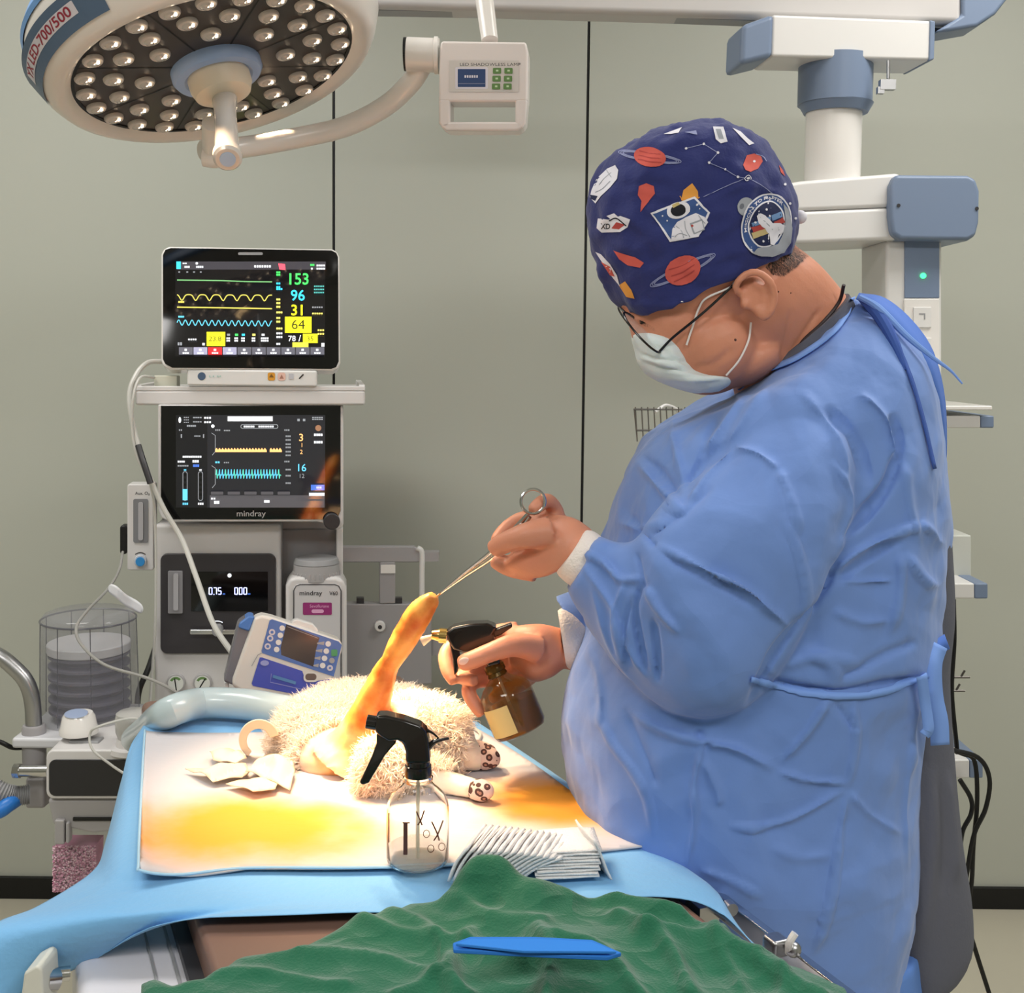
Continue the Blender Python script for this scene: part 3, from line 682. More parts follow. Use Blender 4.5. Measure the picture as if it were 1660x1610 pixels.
# side rail frame at the right of the machine
plR = plane_at(620, 950, 2.5, MYAW)
rail = thing('side_bracket', PP(620, 990, plR), 'grey open side bracket with grab rail fixed on the right flank of the machine', 'bracket')
m_br = mat('bracket_grey', (158, 155, 157), .35)
MB().pp([(552, 886), (672, 886), (680, 892), (680, 912), (552, 912)], plR, 0, -.02).pp(quad(615, 911, 641, 979), plR, 0, -.015).build('rail', m_br, rail, bevel=.003)
MB().pp(rr(617, 916, 641, 930, 1), plR, .003, -.01).build('latch', m_wgloss, rail, bevel=.001)
MB().tube([PP(676, 888, plR), PP(684, 896, plR), PP(684, 930, plR), PP(684, 985, plR)], .006, 12).build('upright', m_white, rail)
MB().pp(quad(550, 979, 700, 1110), plR, .0, -.03).build('plate', m_br, rail, bevel=.004)
MB().pp(circ(616, 1016, 9, 28), plR, .012, 0).build('knob', m_white, rail, bevel=.003)
MB().pp(circ(616, 1017, 3.4, 12), plR, .013, .0).pp(quad(578, 970, 590, 978), plR, -.002, -.02).pp(quad(640, 970, 652, 978), plR, -.002, -.02).build('screw', m_dgrey, rail)
MB().box(PP(600, 900, plR, -.03), (.30, .03, .02)).box(PP(600, 1040, plR, -.05), (.32, .04, .05)).build('mounting_arm', m_br, rail)

# ============================================================ PATIENT MONITOR
plP = (PY(405, 500, 2.36), plane_at(0, 0, 1, 11.0, 11.0)[1])
mon = thing('patient_monitor', PP(405, 628, plM, -.1), 'white-rimmed patient monitor with green 153 and cyan 96, on the machine tray', 'monitor')
shell = [(274, 399), (538, 403), (547, 407), (551, 416), (552, 588), (548, 597), (540, 601), (276, 599), (265, 594), (261, 584), (261, 412), (265, 403)]
MB().pp(shell, plP, 0, -.05).build('housing', m_wgloss, mon, bevel=.006, bseg=3)
gl = [(277, 402), (537, 406), (545, 410), (548, 417), (549, 586), (545, 595), (537, 598), (279, 596), (268, 590), (264, 582), (264, 414), (268, 405)]
scr = MB().pp(gl, plP, .0012, -.01).build('screen', m_glassblk, mon)
MB().pp([(303, 599), (514, 601), (514, 627), (303, 625)], (PP(400, 610, plP, -.0), nM), 0, -.12).build('base', m_white, mon, bevel=.004)
basep = (PP(400, 610, plP, -.0), nM)
K = Ink(basep, .0006)
K.poly(circ(327, 610, 6.5, 20), mat('btn_blue', (72, 92, 120), .4)); K.poly(rr(434, 604, 446, 617, 3), mat('btn_amber', (214, 150, 50), .4)); K.poly(rr(450, 604, 463, 617, 4), mat('btn_pink', (226, 186, 172), .4))
K.poly([(456.5, 607), (460, 614), (453, 614)], mat('btn_line', (170, 120, 104), .4)); K.poly([(440, 606), (444, 612), (436, 612)], mat('btn_line2', (120, 84, 30), .4)); K.rect(468, 606, 476, 615, mat('btn_grey', (190, 190, 196), .4)); K.line([(485, 614), (492, 607)], 2.4, m_dgrey)
for i, x in enumerate((340, 346, 353, 357)): K.poly(circ(x, 610, 1.4, 8), mat('pilot', (170, 200, 190), .4))
K.build('button_row', mon)
K = Ink(plP, .0015); K.poly(rr(386, 409, 426, 413.5, 2), mat('bezel_bar', (150, 150, 152), .4))
K.rect(286, 424, 528, 437, glow('mon_top', (62, 60, 66), .9)); K.rect(284, 437, 527, 578, glow('mon_bg', (20, 19, 21), .7))
K.rect(286, 424, 293, 436, c_cy2); blobs(K, 296, 426, 2, c_w, 3, 2, 3.6); blobs(K, 299, 431, 3, c_w, 2.4, 3.4, 3); K.poly(circ(319, 427, 2.2, 8), c_w); blobs(K, 318, 431, 4, c_w, 2.4, 3.4, 3)
blobs(K, 412, 430, 7, c_w, 3, 3.6, 4); K.poly([(451, 427), (462, 428), (463, 438), (453, 437)], glow('mon_pink', (240, 90, 110), 1))
blobs(K, 503, 428, 2, c_grn, 3, 3, 3.4); blobs(K, 513, 429, 4, c_w, 3, 3, 3.6); blobs(K, 513, 434, 4, c_w, 3, 3, 3.6); blobs(K, 504, 434, 1, c_w, 3, 3)
for x in (289, 302, 313, 324): K.rect(x, 440, x + 3, 442, c_g)
mg = glow('mon_green', (110, 170, 110), 1); my = glow('mon_yellow', (200, 190, 90), 1); mc = glow('mon_cyan', (90, 180, 205), 1.1)
K.line([(287, 454), (360, 455), (400, 456.5), (441, 457)], 1.8, mg)
K.line([(287, 498), (360, 499), (441, 500.5)], 2, my)
pts = []
for i in range(110):
    t = i / 109; ph = t * 6.9 + .15; f = ph % 1; s_ = 1 - math.exp(-((f - .5) / .19) ** 2); pts.append((287 + t * 154, 487 - 9.5 * s_ + t))
K.line(pts, 1.7, my)
K.line([(287 + i * .77, 523 + .8 * i / 100 - 4.2 * math.sin(i / 200 * 14.3 * 2 * math.pi)) for i in range(201)], 1.6, mc)
blobs(K, 289, 488, 3, my, 3, 3, 3.2); blobs(K, 289, 512, 3, mc, 3, 3, 3.2)
K.text('153', 464.5, 461, 18.5, c_grn, sx=.96, bold=.018); K.text('96', 471, 487, 17.5, c_cy2, sx=.96, bold=.018); K.text('31', 471, 511, 17.5, c_yel, sx=.98, bold=.018)
K.rect(462, 513.5, 505, 539.5, c_yel); K.text('64', 472, 533.5, 15.5, mat('ink_olive', (60, 58, 6), .5), sx=1.05)
K.text('78', 467, 553, 9, c_w, bold=.02); K.text('/', 484, 553, 10, c_w, bold=.02); K.rect(491, 541, 515, 556, c_yel); K.text('35', 497, 552.5, 7.5, mat('ink_olive2', (80, 76, 8), .5), sx=1.1)
K.rect(474, 555, 500, 563, glow('mon_pyel', (210, 205, 70), 1)); K.rect(335, 538, 365, 561, c_yel); K.text('23.8', 338, 553, 8, mat('ink_olive3', (90, 86, 8), .5), sx=1.1)
for x, c in ((368, c_g), (381, c_grn), (392, c_cy2), (409, c_py), (424, c_w)):
    K.rect(x, 541, x + 5, 544.5, c)
    for y in (547, 551): blobs(K, x - 1, y, 2 if x < 420 else 4, c_w, 2.6, 2.8, 3.2)
for y, c in ((440, c_grn), (444, c_grn), (458, c_cy2), (464, c_cy2), (467, c_cy2), (484, c_py), (490, c_py), (496, c_py), (505, c_py), (514, c_py), (520, c_py), (531, c_py), (539, c_w), (545, c_w), (556, c_w)): blobs(K, 448, y, 2 + (y % 2), c, 2.8, 3, 3.4)
for y in (463, 468, 473): blobs(K, 509, y, 5, glow('mon_teal', (80, 170, 165), 1), 2.6, 2.4, 3.4)
for y in (497, 507): blobs(K, 506, y, 5, c_py if y > 500 else c_g, 2.6, 2.4, 3.6)
for y in (534, 540): blobs(K, 515, y, 3, c_py, 2.6, 2.6, 3.8)
blobs(K, 521, 556, 1, c_w, 5, 6); blobs(K, 305, 549, 4, c_w, 2.6, 2.6, 3.6); blobs(K, 288, 555, 2, c_g, 3, 5, 4); blobs(K, 328, 556, 1, c_w, 4, 4)
for i in range(10):
    x = 290 + i * 23.7; c = glow('mon_btn', (92, 92, 102), .9)
    if i == 2: c = c_red
    if i in (1, 3): c = glow('mon_btn2', (150, 150, 175), .95)
    K.rect(x, 563, x + 22.4, 575, c); K.rect(x + 9, 565.5, x + 13, 569, c_w); blobs(K, x + 6, 571, 3, c_w, 3, 2.6, 3.6)
K.build('screen_image', scr)
tag(MB().box(PP(271, 620, plM, .02), (.045, .035, .028), Matrix.Rotation(.1, 3, 'Z')).build('small_box', mat('cream_box', (206, 206, 190), .5), None, bevel=.002), 'small cream box on the left end of the top tray beside the monitor', 'box')

# cables by the machine
m_cab = mat('cable_pale', (196, 194, 188), .35)
m_cabg = mat('cable_grey', (150, 148, 144), .35)
tag(MB().tube([PY(262, 586, 2.36), PY(240, 588, 2.34), (PY(222, 606, 2.32)), PY(210, 640, 2.3), PY(216, 690, 2.29), PY(232, 745, 2.28), PY(262, 818, 2.27), PY(295, 875, 2.26), PY(318, 935, 2.2), PY(345, 1010, 2.1), PY(376, 1058, 1.98), PY(395, 1085, 1.93)], .0052, 10, 80).build('monitor_cable', m_cab), 'thick pale cable from the monitor down across the flow panel', 'cable')
tag(MB().tube([PP(250, 612, plM, .04), PY(228, 612, 2.3), PY(217, 640, 2.28), PY(214, 690, 2.28), PY(222, 740, 2.28), PY(245, 790, 2.28), PY(252, 860, 2.3), PY(252, 1000, 2.3), PY(246, 1100, 2.3), PY(240, 1190, 2.28)], .0028, 8, 60).build('thin_cable', m_cab), 'thin white cable hanging down the left flank of the machine', 'cable')
tag(MB().tube([PY(224, 722, 2.27), PY(232, 748, 2.26), PY(244, 784, 2.255)], .0062, 10).build('cable_sleeve', m_dgrey), 'dark sleeve around the pale monitor cable beside the ventilator screen', 'cable sleeve')
tag(MB().tube([PY(199, 895, 2.36), PY(193, 925, 2.3), PY(175, 955, 2.26), PY(140, 992, 2.12), PY(124, 1018, 2.05), PY(132, 1045, 2.03), PY(170, 1078, 2.0), PY(240, 1100, 1.97), PY(290, 1125, 1.93), PY(330, 1160, 1.9)], .0028, 8, 80).build('sampling_line', m_cabg), 'thin grey line looping in front of the bellows from the black clip to the table', 'cable')
tg = MB(); pts = [(174, 952), (188, 958), (200, 972), (214, 978), (232, 990)]; vs = []
for i, (x, y) in enumerate(pts):
    yy = 2.255 - .01 * math.sin(i * 1.6); vs += [PY(x + 3, y - 8, yy), PY(x - 1, y + 9, yy)]
tg.add(vs, [(2 * i, 2 * i + 1, 2 * i + 3, 2 * i + 2) for i in range(4)])
tgo = tag(thick(tg.build('paper_tag', mat('tag_white', (222, 222, 226), .5), None, subsurf=2), .0006), 'white folded paper tag stuck around the thin grey line above the bellows', 'tag')
tk = MB()
for (x, y, w) in ((180, 952, 5), (182, 958, 6), (196, 970, 5), (207, 974, 4), (222, 986, 6)):
    p = PY(x, y, 2.235); tk.add([p, PY(x + w, y + 3, 2.236), PY(x + w, y + 4.4, 2.236), PY(x, y + 1.4, 2.235)], [(0, 1, 2, 3)])

# ============================================================ BELLOWS AND ABSORBER
m_clear = mat('clear_smoke', (150, 150, 158), .08, alpha=.34, spec=.8)
BY = 2.22
bel = thing('bellows_assembly', PY(146, 1290, BY), 'ventilator bellows under a smoky clear dome, left of the workstation', 'bellows')
sB = BY / F
def zc(px, py): return PY(px, py, BY)
cB = zc(146, 1160)
def zat(py): return zc(146, py).z
prof = [(1163, 79), (1158, 79), (1030, 76), (1000, 74), (994, 70), (990, 60)]
dome = MB(); dome.rings([[V((cB.x + r * sB * math.cos(t), BY + r * sB * math.sin(t), zat(y))) for t in [2 * math.pi * i / 56 for i in range(56)]] for y, r in prof]); 
dome.build('dome', m_clear, bel)
rg = MB()
for i in range(9):
    t = 2 * math.pi * i / 9 + .2
    rg.tube([V((cB.x + 75 * sB * math.cos(t), BY + 75 * sB * math.sin(t), zat(1004))), V((cB.x + 78 * sB * math.cos(t), BY + 78 * sB * math.sin(t), zat(1158)))], .0010, 6, smooth=False)
rg.tube([V((cB.x + 75 * sB * math.cos(t), BY + 75 * sB * math.sin(t), zat(1003))) for t in [2 * math.pi * i / 40 for i in range(40)]], .0018, 6, smooth=False, closed=True)
rg.build('rib', mat('rib_smoke', (92, 92, 104), .2, alpha=.6), bel)
MB().cyl((cB.x, BY, zat(1055)), (cB.x, BY, zat(1040)), 66 * sB, n=48).build('top_disc', mat('disc_white', (214, 213, 216), .3), bel, bevel=.003)
fo = []
for k in range(6):
    y0 = 1056 + k * 17.5
    fo += [(zat(y0), 64), (zat(y0 + 4), 64), (zat(y0 + 9), 52), (zat(y0 + 13), 52)]
MB().rings([[V((cB.x + r * sB * math.cos(t), BY + r * sB * math.sin(t), z)) for t in [2 * math.pi * i / 48 for i in range(48)]] for z, r in fo]).build('bellows', mat('bellows_grey', (104, 102, 116), .45), bel)
plQ = plane_at(150, 1260, 2.02, 2.4)
ab = thing('absorber_block', PY(150, 1300, 2.1), 'white breathing block with dark front window below the bellows dome', 'breathing system')
# top plate with rounded front housing
top = MB(); z0 = zat(1163)
MB().box((cB.x + .01, 2.2, zat(1170)), (.215, .22, .02)).build('top_plate', mat('block_white', (206, 206, 210), .3), ab, bevel=.006)
def PQ(px, py, off=0): return PP(px, py, plQ, off)
hs = MB(); fr = rr(74, 1216, 236, 1296, 13); A = [PQ(x, y) for x, y in fr]
Bk = [PQ(x, y) - plQ[1] * .2 + V((0, 0, .0)) for x, y in fr]
hs.prism(A, Bk); hs.build('housing', m_mac, ab, bevel=.004)
MB().pp(rr(79, 1232, 232, 1291, 11), plQ, .002, -.004).build('front_window', mat('window_dark', (38, 38, 41), .2), ab, bevel=.001)
K = Ink(plQ, .0024); K.line([(207 + 6.5 * math.cos(t), 1257 + 9 * math.sin(t)) for t in [i * math.pi / 6 for i in range(13)]], 1.4, m_labw); K.line([(203, 1262), (211, 1250)], 1.2, m_labw); K.build('symbol', ab)
pr = PQ(116, 1208, -.03)
rc = MB(); tp = PQ(140, 1200, -.05); rc.box((tp.x, tp.y, PQ(140, 1216).z + .001), (.055, .03, .005)); rc.build('recess_label', m_grey, ab, bevel=.004)
MB().pp([(76, 1296), (230, 1296), (222, 1345), (150, 1352), (85, 1338)], plQ, -.01, -.18).build('lower_housing', m_machg, ab, bevel=.006)
MB().pp(quad(118, 1326, 240, 1331), plQ, -.006, -.02).build('shadow_gap', m_black, ab)
MB().pp(quad(88, 1330, 104, 1370), plQ, .0, -.03).pp(quad(106, 1334, 112, 1368), plQ, .0, -.02).build('latch', m_machg, ab, bevel=.003)
# pressure relief knob and valve dome
def vert(mb, px, pyb, prof, y, n=40, m=None):
    c = PY(px, pyb, y); s_ = y / F
    mb.rings([[V((c.x + r * s_ * math.cos(t), y + r * s_ * math.sin(t), c.z + h * s_)) for t in [2 * math.pi * i / n for i in range(n)]] for h, r in prof], m); return c
kb = MB(); c = vert(kb, 128, 1188, [(0, 31), (8, 31), (12, 29), (28, 26), (34, 22)], 2.08); ko = kb.build('relief_knob', m_wgloss, ab)
kl = MB(); kl.ell(c + V((0, -.012, 36 * 2.08 / F)), ((.021, 0, 0), (0, .016, .004), (0, 0, .0015)), 10, 20); kl.build('knob_label', mat('knob_print', (146, 160, 188), .4), ko)
kb = MB(); vert(kb, 216, 1216, [(0, 39), (8, 38), (10, 28), (22, 26)], 2.05); kb.build('valve_seat', m_mac, ab)
kb = MB(); vert(kb, 216, 1196, [(0, 24), (12, 28), (32, 29), (42, 27), (45, 22)], 2.05); kb.build('valve_dome', mat('dome_clear', (196, 194, 190), .1, alpha=.8, spec=.8), ab)
kb = MB(); kb.sph(PY(247, 1168, 2.0), .009); kb.build('blue_plug', mat('plug_blue', (44, 52, 96), .35), ab)
# canister of pink granules
can = thing('absorbent_canister', PY(120, 1445, 2.08), 'clear canister of pink absorbent granules under the breathing block', 'canister')
q = MB(); q.pp([(83, 1345), (160, 1345), (156, 1450), (85, 1450)], plane_at(120, 1400, 2.05, 2), 0, -.085); q.build('jar', mat('jar_clear', (214, 210, 214), .08, alpha=.12, spec=.7), can, bevel=.012)
gp = []; gm = MB()
for i in range(2600):
    x = random.uniform(86, 155); y = random.uniform(1372, 1446); d = random.uniform(.0, .012) if random.random() < .8 else random.uniform(0, .07)
    p = PY(x, y, 2.054 + d); r = .0022
    gm.add([p + V((r, 0, 0)), p + V((-r, 0, 0)), p + V((0, r, 0)), p + V((0, -r, 0)), p + V((0, 0, r)), p + V((0, 0, -r))], [(0, 2, 4), (2, 1, 4), (1, 3, 4), (3, 0, 4), (2, 0, 5), (1, 2, 5), (3, 1, 5), (0, 3, 5)], (mat('granule_pink', (232, 178, 200), .6), mat('granule_rose', (206, 140, 170), .6), mat('granule_pale', (240, 208, 220), .6))[i % 3])
gr = gm.build('granules', None, can, smooth=False, fix=False); gr['kind'] = 'stuff'
MB().pp([(88, 1372), (154, 1372), (152, 1446), (90, 1446)], plane_at(120, 1400, 2.068, 2), 0, -.05).build('granule_bed', mat('granule_rose', (176, 112, 142), .6), can)
# pole, clamp and hoses at the far left
arm_ = thing('support_arm', PY(55, 1240, 2.1), 'brushed steel bent tube arm rising from a grey socket at the left edge', 'arm')
MB().tube([PY(-60, 1040, 2.12), PY(-5, 1062, 2.12), PY(22, 1082, 2.12), PY(42, 1105, 2.12), PY(52, 1135, 2.12), PY(55, 1180, 2.12)], .0145, 20, 50).build('bent_tube', m_steel, arm_)
q = MB(); vert(q, 56, 1242, [(0, 19), (66, 19), (70, 17)], 2.12); q.build('socket', m_br, arm_)
q = MB(); q.cyl(PY(25, 1250, 2.06), PY(78, 1250, 2.06), .0105, n=20); q.cyl(PY(23, 1250, 2.06), PY(33, 1250, 2.06), .0135, n=8); q.build('clamp_screw', m_chrome, arm_)
q = MB(); q.pp(quad(40, 1262, 72, 1312), plane_at(55, 1290, 2.1, 0), 0, -.05); q.build('clamp_block', m_br, arm_, bevel=.006)
cor = [PY(-40, 1262, 2.05), PY(0, 1283, 2.05), PY(25, 1290, 2.06), PY(48, 1288, 2.07)]
qq = cr([tuple(p) for p in cor], 44)
tag(MB().tube([V(p) for p in qq], [.0155 if i % 2 else .0185 for i in range(45)], 20, smooth=False).build('corrugated_hose', mat('hose_grey', (150, 150, 152), .35)), 'grey corrugated breathing hose entering from the left edge below the socket', 'hose')
tag(MB().tube([PY(-40, 1322, 2.03), PY(-5, 1316, 2.03), PY(14, 1304, 2.04), PY(26, 1296, 2.06)], .014, 18).build('blue_hose', mat('hose_blue', (44, 120, 204), .35)), 'short bright blue hose at the left edge', 'hose')
tag(MB().tube([PY(-30, 1196, 2.1), PY(0, 1203, 2.1), PY(20, 1212, 2.11), PY(42, 1212, 2.12)], .0045, 10).build('black_cable', m_black), 'black cable entering from the left edge to the steel arm socket', 'cable')
tag(MB().tube([PY(252, 1050, 2.4), PY(240, 1085, 2.36), PY(226, 1118, 2.34), PY(222, 1150, 2.34)], .006, 10).build('black_tube', m_black), 'short black tube between the bellows dome and the machine', 'cable')
tag(MB().tube([PY(245, 1170, 2.0), PY(210, 1165, 2.0), PY(160, 1178, 1.98), PY(146, 1190, 1.98), PY(150, 1215, 1.97), PY(180, 1240, 1.96), PY(207, 1258, 1.95)], .0022, 8).build('white_line', m_cab), 'thin white line curling over the breathing block to its window', 'cable')

# ============================================================ INFUSION PUMP, tilted on the table's far end
pu = plane_at(470, 1070, 1.86, 14, 6)
pump = thing('infusion_pump', PZ(470, 1140, .9), 'tilted white and blue infusion pump with dark screen leaning behind the dog', 'infusion pump')
MB().pp([(412, 1001), (425, 997), (440, 1000), (550, 1037), (556, 1045), (554, 1058), (536, 1116), (520, 1134), (480, 1138), (390, 1122), (376, 1112), (377, 1100)], pu, 0, -.045).build('body', mat('pump_cream', (226, 220, 212), .3), pump, bevel=.006, bseg=3)
MB().pp([(386, 1010), (404, 998), (414, 1001), (380, 1112), (362, 1105), (364, 1098)], pu, -.006, -.06).build('side_door', mat('pump_smoke', (120, 118, 124), .25), pump, bevel=.004)
MB().pp([(388, 1010), (404, 998), (413, 1000), (404, 1024), (386, 1018)], pu, -.002, -.058).build('blue_corner', mat('pump_blue2', (80, 126, 196), .3), pump, bevel=.003)
MB().pp([(474, 1006), (482, 1004), (508, 1012), (517, 1022), (516, 1028), (472, 1014)], pu, -.008, -.03).build('top_handle', m_white, pump, bevel=.003)
MB().pp(quad(363, 1106, 371, 1120), pu, -.02, -.05).pp(quad(383, 1118, 389, 1126), pu, -.01, -.03).pp(quad(391, 1118, 404, 1132), pu, -.006, -.03).build('foot', m_white, pump, bevel=.002)
K = Ink(pu, .0008); m_pb = mat('pump_blue', (92, 122, 186), .35); m_pb3 = mat('pump_indigo', (82, 92, 186), .35)
K.poly([(437, 1006), (441, 1004), (549, 1040), (554, 1046), (541, 1097), (425, 1059), (424, 1055)], m_pb)
K.poly([(421, 1066), (425, 1066), (490, 1088), (494, 1100), (514, 1104), (538, 1100), (528, 1124), (500, 1130), (410, 1112), (408, 1108)], m_pb3)
K.poly([(464, 1012), (518, 1034), (512, 1055), (508, 1081), (456, 1062), (455, 1050)], mat('pump_screen', (72, 66, 66), .15)); K.line([(466, 1016), (516, 1035)], 1, m_grey)
for i in range(4):
    K.poly(circ(457.5 - i * 3, 1018.5 + i * 11.5, 4.6, 12), m_wgloss); K.poly(circ(532 - i * 3, 1044 + i * 11.7, 4.6, 12), m_wgloss); K.poly([(514 - i * 2, 1042 + i * 12), (526 - i * 3, 1040 + i * 12), (525 - i * 3, 1046 + i * 12), (514 - i * 2, 1044 + i * 12)], m_machg)
for x, y in ((441, 1025), (438, 1035), (434, 1048)): K.poly(circ(x, y, 5.2, 14), m_labw); K.poly(circ(x, y, 2.6, 10), m_pb)
K.poly(rr(537, 1053, 547, 1064, 2), mat('key_green2', (90, 160, 110), .4)); K.poly(circ(538, 1071, 4.6, 12), m_machg); K.poly(circ(535, 1083, 5, 12), m_labw); K.poly(circ(535, 1083, 2, 8), m_pb)
K.poly(rr(492, 1090, 516, 1106, 7), mat('pump_cream', (226, 220, 212), .3)); K.poly(rr(495, 1092, 513, 1103, 5), mat('pump_brown', (112, 96, 90), .4)); K.poly(circ(429, 1075, 7, 14, 4.6), mat('lilac', (160, 164, 214), .4))
K.poly([(443, 1094), (480, 1105), (479, 1110), (442, 1099)], mat('print_teal', (96, 140, 190), .4)); K.line([(440, 1092), (438, 1106), (500, 1120)], 1, mat('lilac', (160, 164, 214), .4)); K.line([(424, 1059), (418, 1062), (408, 1080)], 1, m_grey)
K.build('control_panel', pump)
# breathing hose on the table's far end
m_hose = mat('hose_pale', (188, 204, 208), .25, coat=.3)
tag(MB().tube([PY(218, 1198, 2.0), PY(238, 1182, 1.86), PZ(272, 1156, .927), PZ(325, 1140, .926), PZ(400, 1142, .925), PZ(460, 1152, .925), PZ(520, 1160, .93)], .0225, 24, 60).build('breathing_hose', m_hose), 'wide pale blue hose curving over the far end of the drape to the dog', 'hose')
# ============================================================ OPERATING TABLE
TZ = .9
TA = math.radians(23.5); TS = V((math.cos(TA), math.sin(TA), 0)); TT = V((-math.sin(TA), math.cos(TA), 0)); TR = Matrix.Rotation(TA, 3, 'Z')
def TP(s, t, z): return TS * s + TT * t + V((0, 0, z))
tab = thing('operating_table', TP(.40, 1.35, 0), 'operating table with brown mattress and white shell under the blue drape', 'operating table')
MB().box(TP(.402, .97, .865), (.472, .56, .04), TR).build('mattress', mat('mattress_brown', (124, 96, 84), .35, vary=.03), tab, bevel=.008, bseg=3)
MB().box(TP(.415, 1.60, .862), (.44, .68, .04), TR).build('mattress', mat('mattress_brown', (124, 96, 84), .35, vary=.03), tab, bevel=.012, bseg=3)
sh = MB().box(TP(.370, .98, .80), (.63, .58, .085), TR); sh.box(TP(.42, 1.60, .79), (.43, .68, .085), TR); sh.build('table_shell', mat('shell_white', (216, 214, 220), .3), tab, bevel=.014, bseg=3)
MB().box(TP(.145, .98, .8435), (.0025, .57, .003), TR).box(TP(.125, .98, .8435), (.002, .57, .003), TR).build('groove', m_grey, tab)
MB().box(TP(.402, .97, .847), (.50, .56, .012), TR).build('mattress_seam', m_dgrey, tab)
MB().box(TP(.706, .90, .852), (.010, .42, .026), TR).build('side_rail', m_chrome, tab, bevel=.002)
MB().box(TP(.034, .90, .80), (.010, .42, .026), TR).build('side_rail', m_chrome, tab, bevel=.002)
q = MB()
for t in (.85, 1.06):
    q.box(TP(.695, t, .84), (.025, .03, .02), TR); q.box(TP(.045, t, .80), (.025, .03, .02), TR)
q.build('rail_spacer', m_steel, tab)
MB().lathe((TP(.40, 1.35, 0).x, TP(.4, 1.35, 0).y, .12), (0, 0, 1), [(0, .13), (.3, .12), (.64, .10)], 40).build('pedestal', m_white, tab)
MB().box(TP(.40, 1.35, .06), (.42, .85, .12), TR).build('base', m_machg, tab, bevel=.03, bseg=3)
cl = thing('rail_clamp', PY(1262, 1535, 1.13), 'small steel clamp with pale lever on the right side rail beside the gown', 'clamp')
c0 = PY(1258, 1532, 1.12); MB().box(c0, (.020, .022, .018), TR).sph(c0 + V((.014, -.012, .002)), .008).build('clamp_block', m_steel, cl, bevel=.004)
MB().tube([c0 + V((.01, -.01, -.002)), PY(1280, 1528, 1.10), PY(1289, 1513, 1.10)], .0038, 10).build('lever', m_wgloss, cl)
MB().cyl(PY(1180, 1468, 1.19), PY(1187, 1476, 1.18), .007, n=16).build('rail_stop', m_steel, cl)
cl = thing('rail_clamp', PY(80, 1590, 1.1), 'pale clamp with chrome bar at the lower left corner of the table', 'clamp')
MB().pp([(38, 1578), (60, 1566), (68, 1572), (72, 1640), (30, 1640)], plane_at(60, 1590, 1.06), 0, -.04).build('clamp_block', mat('clamp_cream', (206, 206, 196), .35), cl, bevel=.006)
MB().cyl(PY(62, 1584, 1.09), PY(114, 1578, 1.10), .007, n=16).cyl(PY(70, 1590, 1.08), PY(90, 1588, 1.09), .011, n=16).build('chrome_bar', m_chrome, cl)
MB().cyl(PY(66, 1560, 1.10), PY(66, 1612, 1.10), .0055, n=12).build('pin', m_steel, cl)

# ---- blue drape
m_drape = mat('drape_blue', (118, 178, 226), .75, bump=.12, bscale=120, vary=.03, vscale=8, sheen=.2)
zc_ = .8965
def Q(p):
    if len(p) == 2: return PZ(p[0], p[1], zc_)
    return PY(*p)
rows = [[(236, 1192, 1.74), (250, 1163), (400, 1158), (600, 1160), (765, 1168), (772, 1195, 1.74)],
        [(203, 1250, 1.63), (228, 1215), (400, 1230), (620, 1235), (868, 1240), (870, 1266, 1.61)],
        [(172, 1360, 1.46), (208, 1345), (420, 1350), (700, 1345), (1003, 1340), (1006, 1368, 1.37)],
        [(150, 1413, 1.37), (200, 1410), (425, 1405), (720, 1395), (1060, 1385), (1075, 1420, 1.29)],
        [(60, 1470, 1.21), (208, 1440), (430, 1435), (740, 1425), (1095, 1408), (1120, 1450, 1.25)],
        [(-20, 1512, 1.11), (180, 1490), (440, 1465), (760, 1450), (1120, 1432), (1180, 1495, 1.19)],
        [(-20, 1640, 1.08), (135, 1565, 1.13), (300, 1491), (760, 1476), (1105, 1457), (1248, 1556, 1.12)]]
G = [[tuple(Q(p)) for p in r] for r in rows]
NU, NV = 90, 84
G2 = [cr(r, NU) for r in G]; cols = [cr([G2[k][i] for k in range(len(G2))], NV) for i in range(NU + 1)]
db = MB(); vs = []
for j in range(NV + 1):
    for i in range(NU + 1):
        p = V(cols[i][j]); e = 1 if p.z > .885 else 2.5
        hgt = (noise.noise(p * 9) * .0016 + max(0, noise.noise(p * 4 + V((5, 0, 0)))) * .002) * e
        p.z = min(p.z, .8995) + (hgt if e > 1 else min(abs(hgt), .0012)); vs.append(p)
db.add(vs, [(j * (NU + 1) + i, j * (NU + 1) + i + 1, (j + 1) * (NU + 1) + i + 1, (j + 1) * (NU + 1) + i) for j in range(NV) for i in range(NU)])
dme = db.mesh('d'); dl_ = [([(40, 1490), (110, 1452), (200, 1438), (300, 1432)], 3, .003), ([(268, 1440), (270, 1470), (266, 1500)], 3, .002), ([(582, 1420), (592, 1450), (604, 1478)], 3, .002), ([(180, 1430), (120, 1480), (60, 1560), (40, 1620)], 6, .006), ([(215, 1260), (205, 1330), (190, 1400)], 4, -.003), ([(1075, 1400), (1130, 1450), (1190, 1510)], 3, .002), ([(0, 1530), (60, 1500), (120, 1470)], 4, -.003), ([(860, 1440), (980, 1425), (1090, 1418)], 3, .0018)]
folds(dme, [(p, w, max(a, 0) if p[0][0] > 250 else a) for p, w, a in dl_], sharp=True); dme.materials.append(m_drape); dr = link('surgical_drape', dme, None, ang=180); thick(dr, .0008, 1)
tag(dr, 'light blue disposable drape covering the operating table and hanging off its left corner', 'drape')

